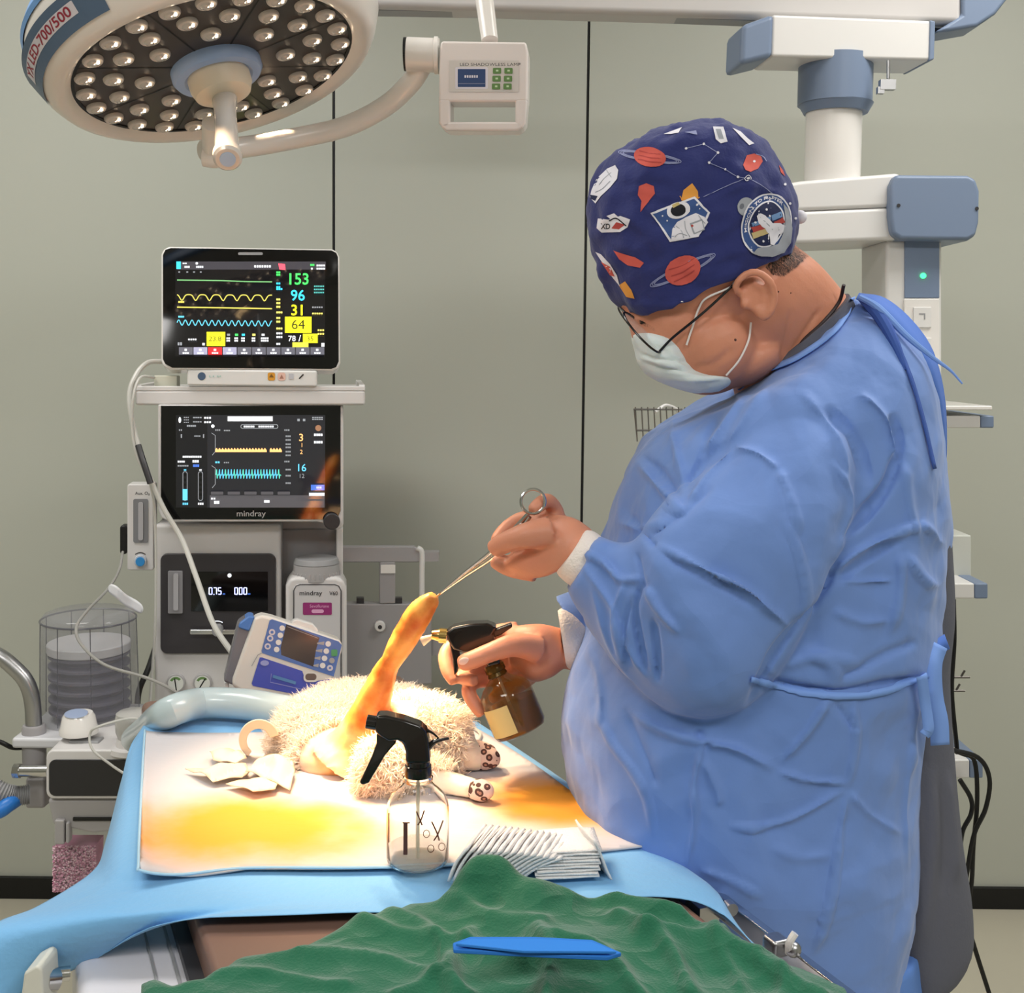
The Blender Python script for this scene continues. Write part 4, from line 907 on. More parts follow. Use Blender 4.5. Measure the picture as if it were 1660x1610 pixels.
# ---- absorbent pad, stained yellow
def stain_mat():
    m = bpy.data.materials.new('absorbent_pad'); m.use_nodes = True; nt = m.node_tree; b = nt.nodes['Principled BSDF']; b.inputs['Roughness'].default_value = .85
    tc = nt.nodes.new('ShaderNodeTexCoord'); prev = None
    def ell(c, sx, sy, ang):
        mp = nt.nodes.new('ShaderNodeMapping'); mp.vector_type = 'TEXTURE'; mp.inputs['Location'].default_value = tuple(c); mp.inputs['Scale'].default_value = (sx, sy, 1); mp.inputs['Rotation'].default_value = (0, 0, ang)
        nz = nt.nodes.new('ShaderNodeTexNoise'); nz.inputs['Scale'].default_value = 14; nz.inputs['Detail'].default_value = 4
        nt.links.new(tc.outputs['Object'], mp.inputs[0]); nt.links.new(tc.outputs['Object'], nz.inputs[0])
        ln = nt.nodes.new('ShaderNodeVectorMath'); ln.operation = 'LENGTH'; nt.links.new(mp.outputs[0], ln.inputs[0])
        a = nt.nodes.new('ShaderNodeMath'); a.operation = 'MULTIPLY_ADD'; a.inputs[1].default_value = .5; nt.links.new(nz.outputs[0], a.inputs[0]); nt.links.new(ln.outputs['Value'], a.inputs[2])
        r = nt.nodes.new('ShaderNodeMapRange'); r.interpolation_type = 'SMOOTHSTEP'; r.inputs[1].default_value = 1.22; r.inputs[2].default_value = .55; nt.links.new(a.outputs[0], r.inputs[0]); return r.outputs[0]
    c1 = PZ(395, 1345, TZ); c2 = PZ(905, 1305, TZ)
    e1 = ell(c1, .235, .150, .06); e2 = ell(c2, .14, .125, -.4)
    mx = nt.nodes.new('ShaderNodeMath'); mx.operation = 'MAXIMUM'; nt.links.new(e1, mx.inputs[0]); nt.links.new(e2, mx.inputs[1])
    mix = nt.nodes.new('ShaderNodeMix'); mix.data_type = 'RGBA'; nt.links.new(mx.outputs[0], mix.inputs[0])
    mix.inputs[6].default_value = lin((198, 195, 199)) + (1,); mix.inputs[7].default_value = lin((240, 156, 44)) + (1,)
    nt.links.new(mix.outputs[2], b.inputs['Base Color'])
    wv = nt.nodes.new('ShaderNodeTexNoise'); wv.inputs['Scale'].default_value = 160; mp = nt.nodes.new('ShaderNodeMapping'); mp.inputs['Scale'].default_value = (.25, 1, 1); nt.links.new(tc.outputs['Object'], mp.inputs[0]); nt.links.new(mp.outputs[0], wv.inputs[0])
    bp = nt.nodes.new('ShaderNodeBump'); bp.inputs['Strength'].default_value = .2; bp.inputs['Distance'].default_value = .003; nt.links.new(wv.outputs[0], bp.inputs['Height']); nt.links.new(bp.outputs[0], b.inputs['Normal'])
    return m
padp = [(235, 1190), (330, 1192), (500, 1190), (640, 1176), (742, 1166), (800, 1199), (880, 1253), (960, 1312), (1045, 1375), (960, 1385), (860, 1396), (700, 1408), (580, 1412), (400, 1413), (290, 1428), (230, 1435), (225, 1422), (228, 1330), (232, 1240)]
def padh(x, y, px, py): return .0035 + .0012 * noise.noise(V((x * 10, y * 10, 0))) + (.008 * math.exp(-((px - 228) / 14) ** 2 - ((py - 1330) / 130) ** 2) + .010 * math.exp(-((px - 240) / 50) ** 2 - ((py - 1428) / 16) ** 2))
pad = sheet(padp, TZ, 9, padh).build('absorbent_pad', stain_mat(), None, ang=180); thick(pad, .0022)
tag(pad, 'white absorbent underpad stained yellow, spread over the blue drape under the dog', 'absorbent pad')
bd = MB(); e_ = [PZ(x, y, TZ) + V((0, 0, .001 + padh(*PZ(x, y, TZ)[:2], x, y) - .001)) for x, y in padp[10:] + padp[:1]]
bd.tube(e_, .0016, 6, 90); bd.build('pad_border', mat('pad_border_blue', (170, 206, 228), .7), pad)

# ---- green cloth heap
m_green = mat('green_cotton', (20, 96, 68), .9, bump=.25, bscale=420, vary=.06, vscale=30, sheen=.3, crease=22)
gp_ = [(225, 1690), (228, 1606), (250, 1598), (280, 1612), (330, 1604), (385, 1566), (470, 1556), (560, 1512), (620, 1494), (665, 1476), (712, 1480), (738, 1464), (784, 1458), (832, 1464), (866, 1476), (905, 1482), (960, 1478), (1060, 1498), (1120, 1508), (1172, 1510), (1220, 1560), (1300, 1580), (1370, 1610), (1400, 1690)]
gl_ = [([(665, 1470), (740, 1500), (800, 1530), (880, 1545)], 14, .010), ([(560, 1510), (640, 1540), (760, 1560), (850, 1600)], 16, .010), ([(400, 1565), (520, 1570), (660, 1590), (760, 1640)], 16, .010),
       ([(870, 1480), (930, 1500), (1000, 1500), (1100, 1530)], 13, .012), ([(960, 1480), (1030, 1515), (1120, 1535), (1230, 1580)], 12, .012), ([(1040, 1560), (1150, 1560), (1250, 1600), (1330, 1640)], 15, .012),
       ([(1000, 1530), (1080, 1580), (1120, 1640)], 15, .012), ([(620, 1500), (700, 1540), (730, 1600), (740, 1680)], 13, .009), ([(870, 1560), (890, 1610), (880, 1680)], 15, .012), ([(300, 1610), (420, 1600), (560, 1620)], 12, .008),
       ([(760, 1545), (720, 1600), (640, 1640)], 12, .009), ([(900, 1580), (980, 1600), (1040, 1650)], 14, .01), ([(1180, 1520), (1160, 1560), (1200, 1620)], 12, .009), ([(1240, 1570), (1270, 1610), (1260, 1660)], 11, .008)]
gq = [(np.array(cr(p, 30)), w, a) for p, w, a in gl_]
def gh(x, y, px, py):
    h = .004 + .010 * noise.noise(V((x * 8, y * 8, 3))) + .005 * (1 - 2.6 * abs(noise.noise(V((x * 7 + 4 + y * 5, y * 10, 9))))) + .0012 * noise.noise(V((x * 50, y * 50, 5)))
    h += .050 * math.exp(-(abs(px - 788) / 56) ** 3 - ((py - 1478) / 20) ** 2) + .032 * math.exp(-((px - 868) / 58) ** 2 - ((py - 1500) / 24) ** 2) + .022 * math.exp(-((px - 960) / 160) ** 2 - ((py - 1560) / 50) ** 2)
    for q, w, a in gq:
        d = np.min(np.hypot(q[:, 0] - px, (q[:, 1] - py) * 1.6)); h += a * 1.5 * math.exp(-math.sqrt(d * d + 4) / (w * .8))
    e = 1e9
    for i in range(1, len(gp_) - 1):
        ax, ay = gp_[i - 1]; bx, by = gp_[i]; dx, dy = bx - ax, by - ay; t = max(0, min(1, ((px - ax) * dx + (py - ay) * dy) / (dx * dx + dy * dy))); e = min(e, math.hypot(px - ax - t * dx, py - ay - t * dy))
    return .0035 + h * min(1, .12 + e / 17)
gc = sheet(gp_, .888, 4.5, gh).build('green_cloth', m_green, None, ang=180); sm_ = gc.modifiers.new('soft', 'SMOOTH'); sm_.iterations = 5; sm_.factor = .6; thick(gc, .0016, 1); gc.modifiers.new('s', 'SUBSURF').render_levels = 1
tag(gc, 'crumpled dark green cotton surgical cloth heaped on the near end of the table', 'cloth')
# blue folded pouch lying on it
q = MB(); top = [(734, 1528), (762, 1518), (868, 1518), (960, 1523), (1008, 1544), (985, 1551), (850, 1545), (735, 1539)]
A = [PZ(x, y, .950 - .012 * (x - 734) / 270) for x, y in top]; q.prism(A, [p - V((0, 0, .004)) for p in A]); 
po = q.build('folded_wrap', mat('wrap_blue', (36, 116, 206), .7, bump=.05, bscale=200), None, bevel=.0012)
q = MB(); A2 = [PZ(x, y, .9545 - .012 * (x - 734) / 270) for x, y in [(738, 1529), (764, 1521), (868, 1521), (958, 1526), (1000, 1542), (850, 1541)]]; q.prism(A2, [p - V((0, 0, .003)) for p in A2]); q.build('upper_fold', mat('wrap_blue2', (44, 126, 214), .7), po, bevel=.001)
tag(po, 'bright blue folded sterilisation wrap lying on the green cloth', 'folded wrap')

# ---- gauze swabs: two fanned stacks, every swab its own
m_gauze = mat('gauze_white', (232, 232, 234), .9, bump=.35, bscale=500)
def swab(w, d, seed):
    mb = MB(); n = 8; random.seed(seed); vs = []
    for j in range(n + 1):
        for i in range(n + 1):
            x, y = (i / n - .5) * w, (j / n - .5) * d; vs.append(V((x, y, .0012 * noise.noise(V((x * 40, y * 40, seed))) - .09 * x * x)))
    mb.add(vs, [(j * (n + 1) + i, j * (n + 1) + i + 1, (j + 1) * (n + 1) + i + 1, (j + 1) * (n + 1) + i) for j in range(n) for i in range(n)])
    return mb
def stack(n, base, w, d, rot, lean, step, rise, label_top, label_mid, label_bot, group, yaw=None):
    for k in range(n):
        o = swab(w, d, k % 4).build('gauze_swab', m_gauze, None); thick(o, .0018, 0)
        o.location = base + V((step[0] * k, step[1] * k, rise * k)); o.rotation_euler = (0, lean(k), rot + random.uniform(-.04, .04))
        tag(o, label_bot if k == 0 else label_top if k == n - 1 else label_mid, 'gauze', group)
bA = PZ(782, 1412, TZ) + V((0, 0, .016))
for k in range(15):
    c0 = PZ(727 + 8.6 * k, 1430 - .5 * k, TZ + .004); ang = math.radians(76 - 2.5 * k); hh_ = .043
    lv = V((math.cos(ang) * .9, -math.cos(ang) * .1, math.sin(ang))) * hh_; dv = V((.018, .064 - .0008 * k, .004)); vs = []
    for j in range(9):
        for i in range(9):
            a_, b2 = i / 8, j / 8; vs.append(dv * a_ + lv * b2 + V((.010 * b2 * b2, 0, -.006 * b2 * b2 - .004 * a_ * a_)) + V((0, 0, .0014 * noise.noise(V((a_ * 3, b2 * 3, k))))))
    mb = MB(); mb.add(vs, [(j * 9 + i, j * 9 + i + 1, (j + 1) * 9 + i + 1, (j + 1) * 9 + i) for j in range(8) for i in range(8)])
    o = mb.build('gauze_swab', m_gauze, None); thick(o, .0030, 0); o.location = c0
    tag(o, 'leftmost white gauze swab of the fanned pile beside the clear bottle' if k == 0 else 'rightmost white gauze swab of the fanned pile, next to the square stack' if k == 14 else 'folded white gauze swab leaning inside the fanned pile right of the clear bottle', 'gauze', None if k in (0, 14) else 'gauze swabs in the fanned pile')
stack(9, PZ(915, 1412, TZ) + V((0, 0, .006)), .066, .060, .05, lambda k: -.03, (.0004, .0012), .0029, 'topmost square gauze swab of the small neat stack at the right of the fanned pile', 'square white gauze swab inside the small neat stack', 'bottom square gauze swab of the small neat stack, lying on the pad edge', 'gauze swabs in the neat stack')
o = swab(.05, .06, 2).build('gauze_swab', m_gauze, None); thick(o, .002, 0); o.location = PZ(962, 1408, TZ) + V((0, 0, .020)); o.rotation_euler = (0, 1.15, .3); tag(o, 'single white gauze swab propped upright against the right end of the neat stack', 'gauze')

# ---- clear spray bottle
def bottle_frame(px, py): 
    b = PZ(px, py, TZ + .003); return b, b.y / F
bb, bs = bottle_frame(677, 1398)
m_bclear = mat('bottle_clear', (250, 250, 250), .0, trans=1, ior=1.38)
m_sblk = mat('sprayer_black', (20, 16, 15), .22, coat=.3)
sp = thing('spray_bottle', bb, 'clear spray bottle with black trigger head, printed scissors and little liquid, standing on the pad', 'spray bottle')
def vprof(mb, b, s, prof, n=48, m=None): return mb.rings([[V((b.x + r * s * math.cos(t), b.y + r * s * math.sin(t), b.z + h * s)) for t in [2 * math.pi * i / n for i in range(n)]] for h, r in prof], m)
vprof(MB(), bb, bs, [(0, 44), (3, 50), (10, 52), (92, 52), (104, 50), (116, 44), (126, 34), (132, 27), (138, 23), (142, 25), (146, 25), (148, 22), (158, 21), (158, 18.5), (148, 19.5), (138, 21), (126, 31), (116, 41.5), (104, 47.5), (92, 49.8), (12, 49.8), (4, 46)]).build('bottle', m_bclear, sp)
vprof(MB(), bb, bs, [(4.5, 43), (6, 46), (13, 49), (27, 49.2)]).build('liquid', mat('liquid_clear', (250, 240, 210), .03, alpha=.22, spec=.7), sp)
vprof(MB(), bb, bs, [(148, 22.5), (152, 23), (166, 22), (167, 20), (174, 20), (176, 18)], m=None).build('screw_cap', m_sblk, sp)
plb = plane_at(677, 1250, bb.y, 0)
hd = MB(); dpt = .0115
hd.pp([(608, 1161), (625, 1161), (655, 1168), (680, 1177), (690, 1186), (694, 1200), (697, 1240), (657, 1240), (657, 1220), (652, 1206), (644, 1202), (630, 1204), (616, 1196), (607, 1188)], plb, dpt, -dpt)
ho = hd.build('sprayer_head', m_sblk, sp, bevel=.004, bseg=3)
MB().cyl(PP(594, 1170, plb), PP(612, 1173, plb), .0078, n=24).build('nozzle', m_sblk, sp, bevel=.001)
MB().pp([(610, 1190), (636, 1196), (643, 1204), (634, 1214), (624, 1226), (612, 1246), (598, 1270), (588, 1274), (582, 1270), (588, 1258), (602, 1228), (610, 1206)], plb, .006, -.006).build('trigger', m_sblk, sp, bevel=.002)
MB().tube([PP(694, 1213, plb), PP(704, 1203, plb), PP(716, 1199, plb), PP(728, 1197, plb)], [.0035, .003, .0022, .0014], 10).tube([PP(690, 1183, plb), PP(702, 1189, plb), PP(713, 1199, plb)], [.0022, .0012, .001], 8).build('rear_hook', m_sblk, sp)
MB().cyl(bb + V((0, 0, .004)), bb + V((0, 0, 150 * bs)), .0021, n=12).build('dip_tube', mat('dip_tube', (225, 220, 200), .2, alpha=.7), sp)
pr = MB(); m_ink = mat('print_brown', (84, 44, 30), .5)
def bfront(px, py):
    dx = (px - 677) * bs; r = 52.4 * bs; y = bb.y - math.sqrt(max(r * r - dx * dx, 0)); return V((bb.x + dx, y, PY(px, py, y).z))
def bline(pts, w, n=6):
    q = offset_line([tuple(p) for p in cr(pts, n)], w); k = n + 1; pr.add([bfront(*p) for p in q], [(i, i + 1, 2 * k - 2 - i, 2 * k - 1 - i) for i in range(k - 1)], m_ink)
bline([(631.5, 1318), (631.5, 1366)], 2.6); bline([(661, 1334), (661, 1386)], 7); bline([(656, 1334), (668, 1334)], 2)
for cx_, cy_, sc in ((685, 1330, .8), (712, 1352, 1.1)):
    bline([(cx_ - 8 * sc, cy_ - 18 * sc), (cx_, cy_), (cx_ + 3, cy_ + 10 * sc)], 2.2); bline([(cx_ + 8 * sc, cy_ - 20 * sc), (cx_ + 1, cy_), (cx_ - 5 * sc, cy_ + 10 * sc)], 2.2)
for cx_, cy_ in ((702, 1376), (719, 1373), (695, 1352)): bline([(cx_ + 5 * math.cos(t), cy_ + 6 * math.sin(t)) for t in [i * math.pi / 5 for i in range(11)]], 1.1, 20)
pr.build('print', None, sp, smooth=False, fix=False)

# ---- amber spray bottle in the far hand
AY = 1.475
am = thing('spray_bottle', PY(845, 1190, AY), 'amber glass spray bottle with black trigger head held in the lower hand', 'spray bottle')
a0 = PY(800, 1078, AY); a1 = PY(846, 1188, AY - .012); ad = (a1 - a0).normalized(); al = (a1 - a0).length; u = al / 119
m_amber = mat('amber_glass', (120, 74, 14), .05, alpha=.55, spec=.9)
MB().lathe(a0, ad, [(0, 13.5 * u), (18 * u, 14 * u), (24 * u, 20 * u), (34 * u, 34 * u), (46 * u, 43 * u), (58 * u, 45 * u), (108 * u, 45 * u), (116 * u, 41 * u), (119 * u, 30 * u)], 48).build('bottle', m_amber, am)
MB().lathe(a0, ad, [(64 * u, 43.3 * u), (108 * u, 43.3 * u), (115 * u, 39 * u)], 48).build('liquid', mat('liquid_dark', (92, 84, 72), .08, alpha=.75), am)
MB().cyl(a0 + ad * 4 * u, a0 + ad * 108 * u, .002, n=10).build('dip_tube', mat('dip_tube2', (200, 190, 160), .3), am)
MB().lathe(a0 - ad * 2 * u, ad, [(0, 15 * u), (3 * u, 17 * u), (13 * u, 17 * u), (14 * u, 15 * u), (20 * u, 17 * u), (22 * u, 14 * u)], 32).build('screw_cap', mat('cap_olive', (92, 70, 22), .25, metal=.4), am)
lb_ = MB(); ax_ = ad; vw = (V(CO) - (a0 + ad * 86 * u)).normalized(); e1 = (vw - ax_ * vw.dot(ax_)).normalized(); e2 = ax_.cross(e1)
vs = []
for i in range(13):
    t = -1.30 + 1.2 * i / 12
    for h in (66, 110): vs.append(a0 + ad * h * u + (e1 * math.cos(t) + e2 * (math.sin(t))) * 45.5 * u)
# paper label on the lower left of the barrel
s_ = 1 if (a0 + e2).x < a0.x else -1
vs = []
for i in range(13):
    t = .12 + 1.15 * i / 12
    for h in (62, 109): vs.append(a0 + ad * h * u + (e1 * math.cos(t) + e2 * math.sin(t) * s_) * 45.6 * u)
lb_.add(vs, [(2 * i, 2 * i + 1, 2 * i + 3, 2 * i + 2) for i in range(12)]); lb_.build('label', mat('label_cream', (206, 190, 132), .5), am)
pla = plane_at(780, 1040, AY, 0)
MB().pp([(722, 1026), (735, 1017), (760, 1012), (790, 1011), (806, 1017), (800, 1030), (806, 1046), (812, 1078), (790, 1084), (784, 1066), (770, 1058), (752, 1060), (735, 1054), (726, 1040)], pla, .012, -.012).build('sprayer_head', m_sblk, am, bevel=.004, bseg=3)
MB().pp([(800, 1022), (829, 1011), (831, 1017), (812, 1030), (800, 1034)], pla, .005, -.005).build('rear_hook', m_sblk, am, bevel=.0015)
MB().pp([(728, 1042), (744, 1050), (746, 1066), (742, 1090), (736, 1096), (734, 1070)], pla, .006, -.006).build('trigger', m_sblk, am, bevel=.002)
MB().cyl(PP(712, 1030, pla), PP(724, 1031, pla), .0095, n=24).cyl(PP(700, 1029, pla), PP(713, 1030, pla), .0055, .008, n=20).build('nozzle', mat('brass', (206, 176, 110), .2, metal=1), am)
MB().cyl(PP(684, 1040, pla), PP(702, 1031, pla), .0065, .0022, n=20).build('spray_tip', mat('tip_clear', (226, 220, 205), .1, alpha=.6), am)

# ---- forceps
fo_ = thing('forceps', PY(752, 932, 1.41), 'long steel forceps held in the upper hand, gripping the raised paw', 'forceps')
f0, f1, fr_ = PY(709, 966, 1.45), PY(796, 897, 1.37), PY(866, 813, 1.335)
for k, (dx, dy) in enumerate(((0, -2), (5, 5))):
    MB().tube([f0, PY(752 + dx * .5, 931 + dy * .5, 1.415), PY(796 + dx, 897 + dy, 1.375), PY(835 + dx, 858 + dy, 1.345), PY(858 + dx - 4 * k, 833 + dy, 1.335)], [.0012, .002, .0026, .0026, .0024], 10).build('shank', m_chrome, fo_)
def ring3(c, r, t, nrm):
    mb = MB(); a = nrm.orthogonal().normalized(); b = nrm.cross(a); mb.tube([c + (a * math.cos(q) + b * math.sin(q)) * r for q in [2 * math.pi * i / 28 for i in range(28)]], t, 8, smooth=False, closed=True); return mb
ring3(PY(864, 813, 1.335), 20 * 1.335 / F, .0019, V((.15, -1, .1)).normalized()).build('finger_ring', m_chrome, fo_)
ring3(PY(846, 872, 1.385), 17 * 1.36 / F, .0019, V((.3, -1, .6)).normalized()).build('finger_ring', m_chrome, fo_)

# ---- bandage roll, wrappers
m_lamp_tint = mat('tape_lamp_tint', (228, 204, 178), .7, vary=.04)  # peach cast of the warm lamp is put into the bandage colour
rb = MB(); n = 28; rs = []
plr = plane_at(420, 1200, PZ(420, 1236, TZ).y, 0)
for i in range(n + 1):
    t = math.radians(-12 - 225 * i / n); ro, ri = 33, 17 + 4 * i / n
    rs.append([PP(420 + ro * math.cos(t), 1199 + ro * math.sin(t), plr, .012), PP(420 + ro * math.cos(t), 1199 + ro * math.sin(t), plr, -.016), PP(420 + ri * math.cos(t), 1200 + ri * math.sin(t), plr, -.016), PP(420 + ri * math.cos(t), 1200 + ri * math.sin(t), plr, .012)])
rb.rings(rs); tag(rb.build('elastic_bandage', m_lamp_tint, None, bevel=.002), 'elastic bandage tinted lamplight peach, curled in an open ring at the left of the dog', 'bandage')
def wrapper(poly, lab, amp, seed, col=(236, 214, 184)):
    cx_ = sum(p[0] for p in poly) / len(poly); cy_ = sum(p[1] for p in poly) / len(poly)
    def h(x, y, px, py): return .0075 + amp * (.45 + .55 * abs(noise.noise(V((x * 26, y * 26, seed * 3.3))) * 2)) * max(0, 1 - .8 * math.hypot((px - cx_) / 60, (py - cy_) / 26))
    o = sheet(poly, TZ, 5, h).build('gauze_wrapper', mat('wrapper_cream', col, .6), None, ang=28); thick(o, .0008, 1); return tag(o, lab, 'wrapper')
wrapper([(300, 1258), (330, 1262), (366, 1258), (398, 1250), (404, 1266), (392, 1276), (345, 1282), (328, 1274)], 'cream crumpled wrapper lying furthest left of the dog on the pad', .014, 1)
wrapper([(340, 1236), (372, 1230), (400, 1246), (380, 1256), (346, 1252)], 'small upright cream wrapper behind the leftmost crumpled one', .022, 2)
wrapper([(398, 1270), (420, 1248), (440, 1234), (470, 1240), (478, 1268), (470, 1292), (440, 1284)], 'cream paper wrapper folded against the dog below the bandage ring', .026, 3)
wrapper([(366, 1284), (410, 1278), (452, 1282), (446, 1294), (410, 1300)], 'flat cream wrapper nearest the yellow stain', .012, 4)
tag(MB().tube([PZ(690, 1186, .93), PZ(715, 1172, .915), PZ(750, 1173, .908), PZ(778, 1188, .906), PZ(772, 1204, .906), PZ(752, 1212, .906)], .0022, 8).build('infusion_line', m_cab), 'thin white line looping on the pad behind the spotted sock', 'tube')

# ============================================================ DOG
dog = thing('dog', PZ(590, 1235, TZ), 'small white curly dog on the stained pad, one orange leg lifted by forceps', 'dog')
def gpt(px, py, dz, y): p = PY(px, py, y); return p
DB = MB()
DY = 1.62; ds = DY / F
def ell_px(mb, px, py, y, rx, rz, ry, ang=0):
    c = PY(px, py, y); s = y / F; a = math.radians(ang); mb.ell(c, ((math.cos(a) * rx * s, 0, math.sin(a) * rx * s), (-math.sin(a) * rz * s, 0, math.cos(a) * rz * s), (0, ry, 0)), 16, 28)
ell_px(DB, 575, 1190, 1.66, 112, 72, .10, 0)         # trunk rising toward the hip
ell_px(DB, 515, 1200, 1.60, 70, 62, .08, 10)
ell_px(DB, 640, 1180, 1.68, 75, 52, .09)             # far flank
ell_px(DB, 555, 1225, 1.53, 84, 44, .06); ell_px(DB, 640, 1225, 1.55, 90, 30, .05)             # near haunch
ell_px(DB, 545, 1175, 1.84, 70, 46, .11)             # chest, further up the table
ell_px(DB, 500, 1172, 1.95, 50, 42, .07)             # head
ell_px(DB, 470, 1186, 1.93, 22, 16, .03)             # muzzle
DB.tube([PZ(620, 1200, .94), PZ(680, 1190, .945), PZ(725, 1198, .94), PZ(757, 1222, .925), PZ(782, 1229, .918)], [.05, .044, .036, .022, .016], 16)   # second hind leg
DB.tube([PZ(600, 1240, .93), PZ(660, 1256, .922), PZ(720, 1268, .917), PZ(775, 1280, .916)], [.038, .026, .016, .011], 14)    # foreleg lying on the pad
DB.tube([PY(560, 1180, 1.84), PY(640, 1190, 1.86), PY(690, 1196, 1.84)], [.03, .02, .014], 12)
DB.tube([PY(510, 1150, 1.94), PY(520, 1120, 1.95), PY(505, 1135, 1.93)], [.018, .014, .008], 10)
# raised hind leg
leg_c = [(560, 1240, 1.50), (580, 1205, 1.50), (598, 1160, 1.49), (612, 1120, 1.48), (625, 1088, 1.475), (634, 1072, 1.47), (650, 1045, 1.465), (668, 1014, 1.46), (684, 990, 1.455), (696, 976, 1.452), (706, 966, 1.45)]
leg_r = [.050, .036, .026, .020, .0155, .0135, .0165, .0175, .0165, .0125, .007]
DB.tube([PY(*p) for p in leg_c], leg_r, 20, 60)
for p in ((687, 976), (697, 970), (703, 977), (694, 985)): DB.sph(PY(p[0], p[1], 1.448), .0075)
dm = remeshed(DB, .0035, 3); 
m_dogskin = bpy.data.materials.new('dog_skin'); m_dogskin.use_nodes = True; nt = m_dogskin.node_tree; b_ = nt.nodes['Principled BSDF']; b_.inputs['Roughness'].default_value = .38; b_.inputs['Subsurface Weight'].default_value = .15; b_.inputs['Subsurface Radius'].default_value = (.01, .004, .001)
tc = nt.nodes.new('ShaderNodeTexCoord'); at_ = nt.nodes.new('ShaderNodeAttribute'); at_.attribute_name = 'stained'
nz = nt.nodes.new('ShaderNodeTexNoise'); nz.inputs['Scale'].default_value = 22; nz.inputs['Detail'].default_value = 5; nt.links.new(tc.outputs['Object'], nz.inputs[0])
cr1 = nt.nodes.new('ShaderNodeValToRGB'); nt.links.new(nz.outputs[0], cr1.inputs[0]); cr1.color_ramp.elements[0].position = .35; cr1.color_ramp.elements[0].color = lin((198, 96, 30)) + (1,); cr1.color_ramp.elements[1].position = .62; cr1.color_ramp.elements[1].color = lin((240, 170, 84)) + (1,)
mxx = nt.nodes.new('ShaderNodeMix'); mxx.data_type = 'RGBA'; nt.links.new(at_.outputs['Fac'], mxx.inputs[0]); nt.links.new(cr1.outputs[0], mxx.inputs[7]); mxx.inputs[6].default_value = lin((240, 226, 212)) + (1,); nt.links.new(mxx.outputs[2], b_.inputs['Base Color'])
bp = nt.nodes.new('ShaderNodeBump'); bp.inputs['Strength'].default_value = .3; bp.inputs['Distance'].default_value = .004; nt.links.new(nz.outputs[0], bp.inputs['Height']); nt.links.new(bp.outputs[0], b_.inputs['Normal'])
dm.materials.append(m_dogskin); crumple(dm, .0008, 60, 3)
co, no = mesh_np(dm); px_, py_ = proj_np(co)
legq = np.array([tuple(PY(*p)) for p in leg_c]); dmin = np.min(np.linalg.norm(co[:, None, :] - legq[None], axis=2), axis=1)
st = np.clip(1.6 - dmin / .045, 0, 1); att = dm.attributes.new('stained', 'FLOAT', 'POINT'); att.data.foreach_set('value', st.astype(np.float32))
link('body', dm, dog)
# curly coat
fm_ = MB(); cols_ = (mat('fur_cream', (248, 238, 230), .75), mat('fur_white', (255, 252, 248), .75))
for m_ in cols_:
    nt = m_.node_tree; tr_n = nt.nodes.new('ShaderNodeBsdfTranslucent'); tr_n.inputs[0].default_value = lin((250, 236, 220)) + (1,); ms = nt.nodes.new('ShaderNodeMixShader'); ms.inputs[0].default_value = .5
    nt.links.new(nt.nodes['Principled BSDF'].outputs[0], ms.inputs[1]); nt.links.new(tr_n.outputs[0], ms.inputs[2]); nt.links.new(ms.outputs[0], nt.nodes['Material Output'].inputs[0])
random.seed(3); pool = [i for i in range(len(dm.polygons))]; nF = 0; tot = 42000
while nF < tot:
    f = dm.polygons[random.choice(pool)]; c = V(f.center); i0 = f.vertices[0]
    if st[i0] > .28 or c.z < TZ + .004: continue
    pxx, pyy = px_[i0], py_[i0]
    if pyy > 1250 and pxx > 690: continue
    if pxx > 755 and c.y < 1.7: continue
    n = V(f.normal); L_ = random.uniform(.013, .024); tdir = V((random.uniform(-1, 1), random.uniform(-1, 1), random.uniform(-1, .6))) * .7
    side_ = n.cross(V((random.uniform(-1, 1), random.uniform(-1, 1), random.uniform(-1, 1)))).normalized(); w = .00065
    p0 = c + V((random.uniform(-1, 1), random.uniform(-1, 1), random.uniform(-1, 1))) * .0015 - n * .001; p1 = p0 + (n * .8 + tdir * .3).normalized() * L_ * .45; p2 = p1 + (n * .5 + tdir).normalized() * L_ * .4; p3 = p2 + (tdir * 1.3 - n * .3).normalized() * L_ * .35
    for p in (p1, p2, p3): p.z = max(p.z, TZ + .005)
    fm_.add([p0 - side_ * w, p0 + side_ * w, p1 + side_ * w * 1.1, p1 - side_ * w * 1.1, p2 + side_ * w * .8, p2 - side_ * w * .8, p3], [(0, 1, 2, 3), (3, 2, 4, 5), (5, 4, 6)], cols_[nF % 2]); nF += 1
fu = fm_.build('fur', None, dog, fix=False, ang=180); fu['kind'] = 'stuff'
# spotted socks
def sock(pts, rad, lab):
    mb = MB(); mb.tube([PZ(*p) for p in pts], rad, 24, 40); me = mb.mesh('sock')
    bm = bmesh.new(); bm.from_mesh(me); bmesh.ops.recalc_face_normals(bm, faces=bm.faces); bm.to_mesh(me); bm.free()
    me.materials.append(m_leo); o = link('spotted_sock', me, dog); o['label'] = lab; return o
m_leo = bpy.data.materials.new('leopard_print'); m_leo.use_nodes = True; nt = m_leo.node_tree; b_ = nt.nodes['Principled BSDF']; b_.inputs['Roughness'].default_value = .85
tc = nt.nodes.new('ShaderNodeTexCoord'); vo = nt.nodes.new('ShaderNodeTexVoronoi'); vo.inputs['Scale'].default_value = 105; nz = nt.nodes.new('ShaderNodeTexNoise'); nz.inputs['Scale'].default_value = 70
nt.links.new(tc.outputs['Object'], vo.inputs[0]); nt.links.new(tc.outputs['Object'], nz.inputs[0])
ad_ = nt.nodes.new('ShaderNodeMath'); ad_.operation = 'MULTIPLY_ADD'; ad_.inputs[1].default_value = .35; nt.links.new(nz.outputs[0], ad_.inputs[0]); nt.links.new(vo.outputs['Distance'], ad_.inputs[2])
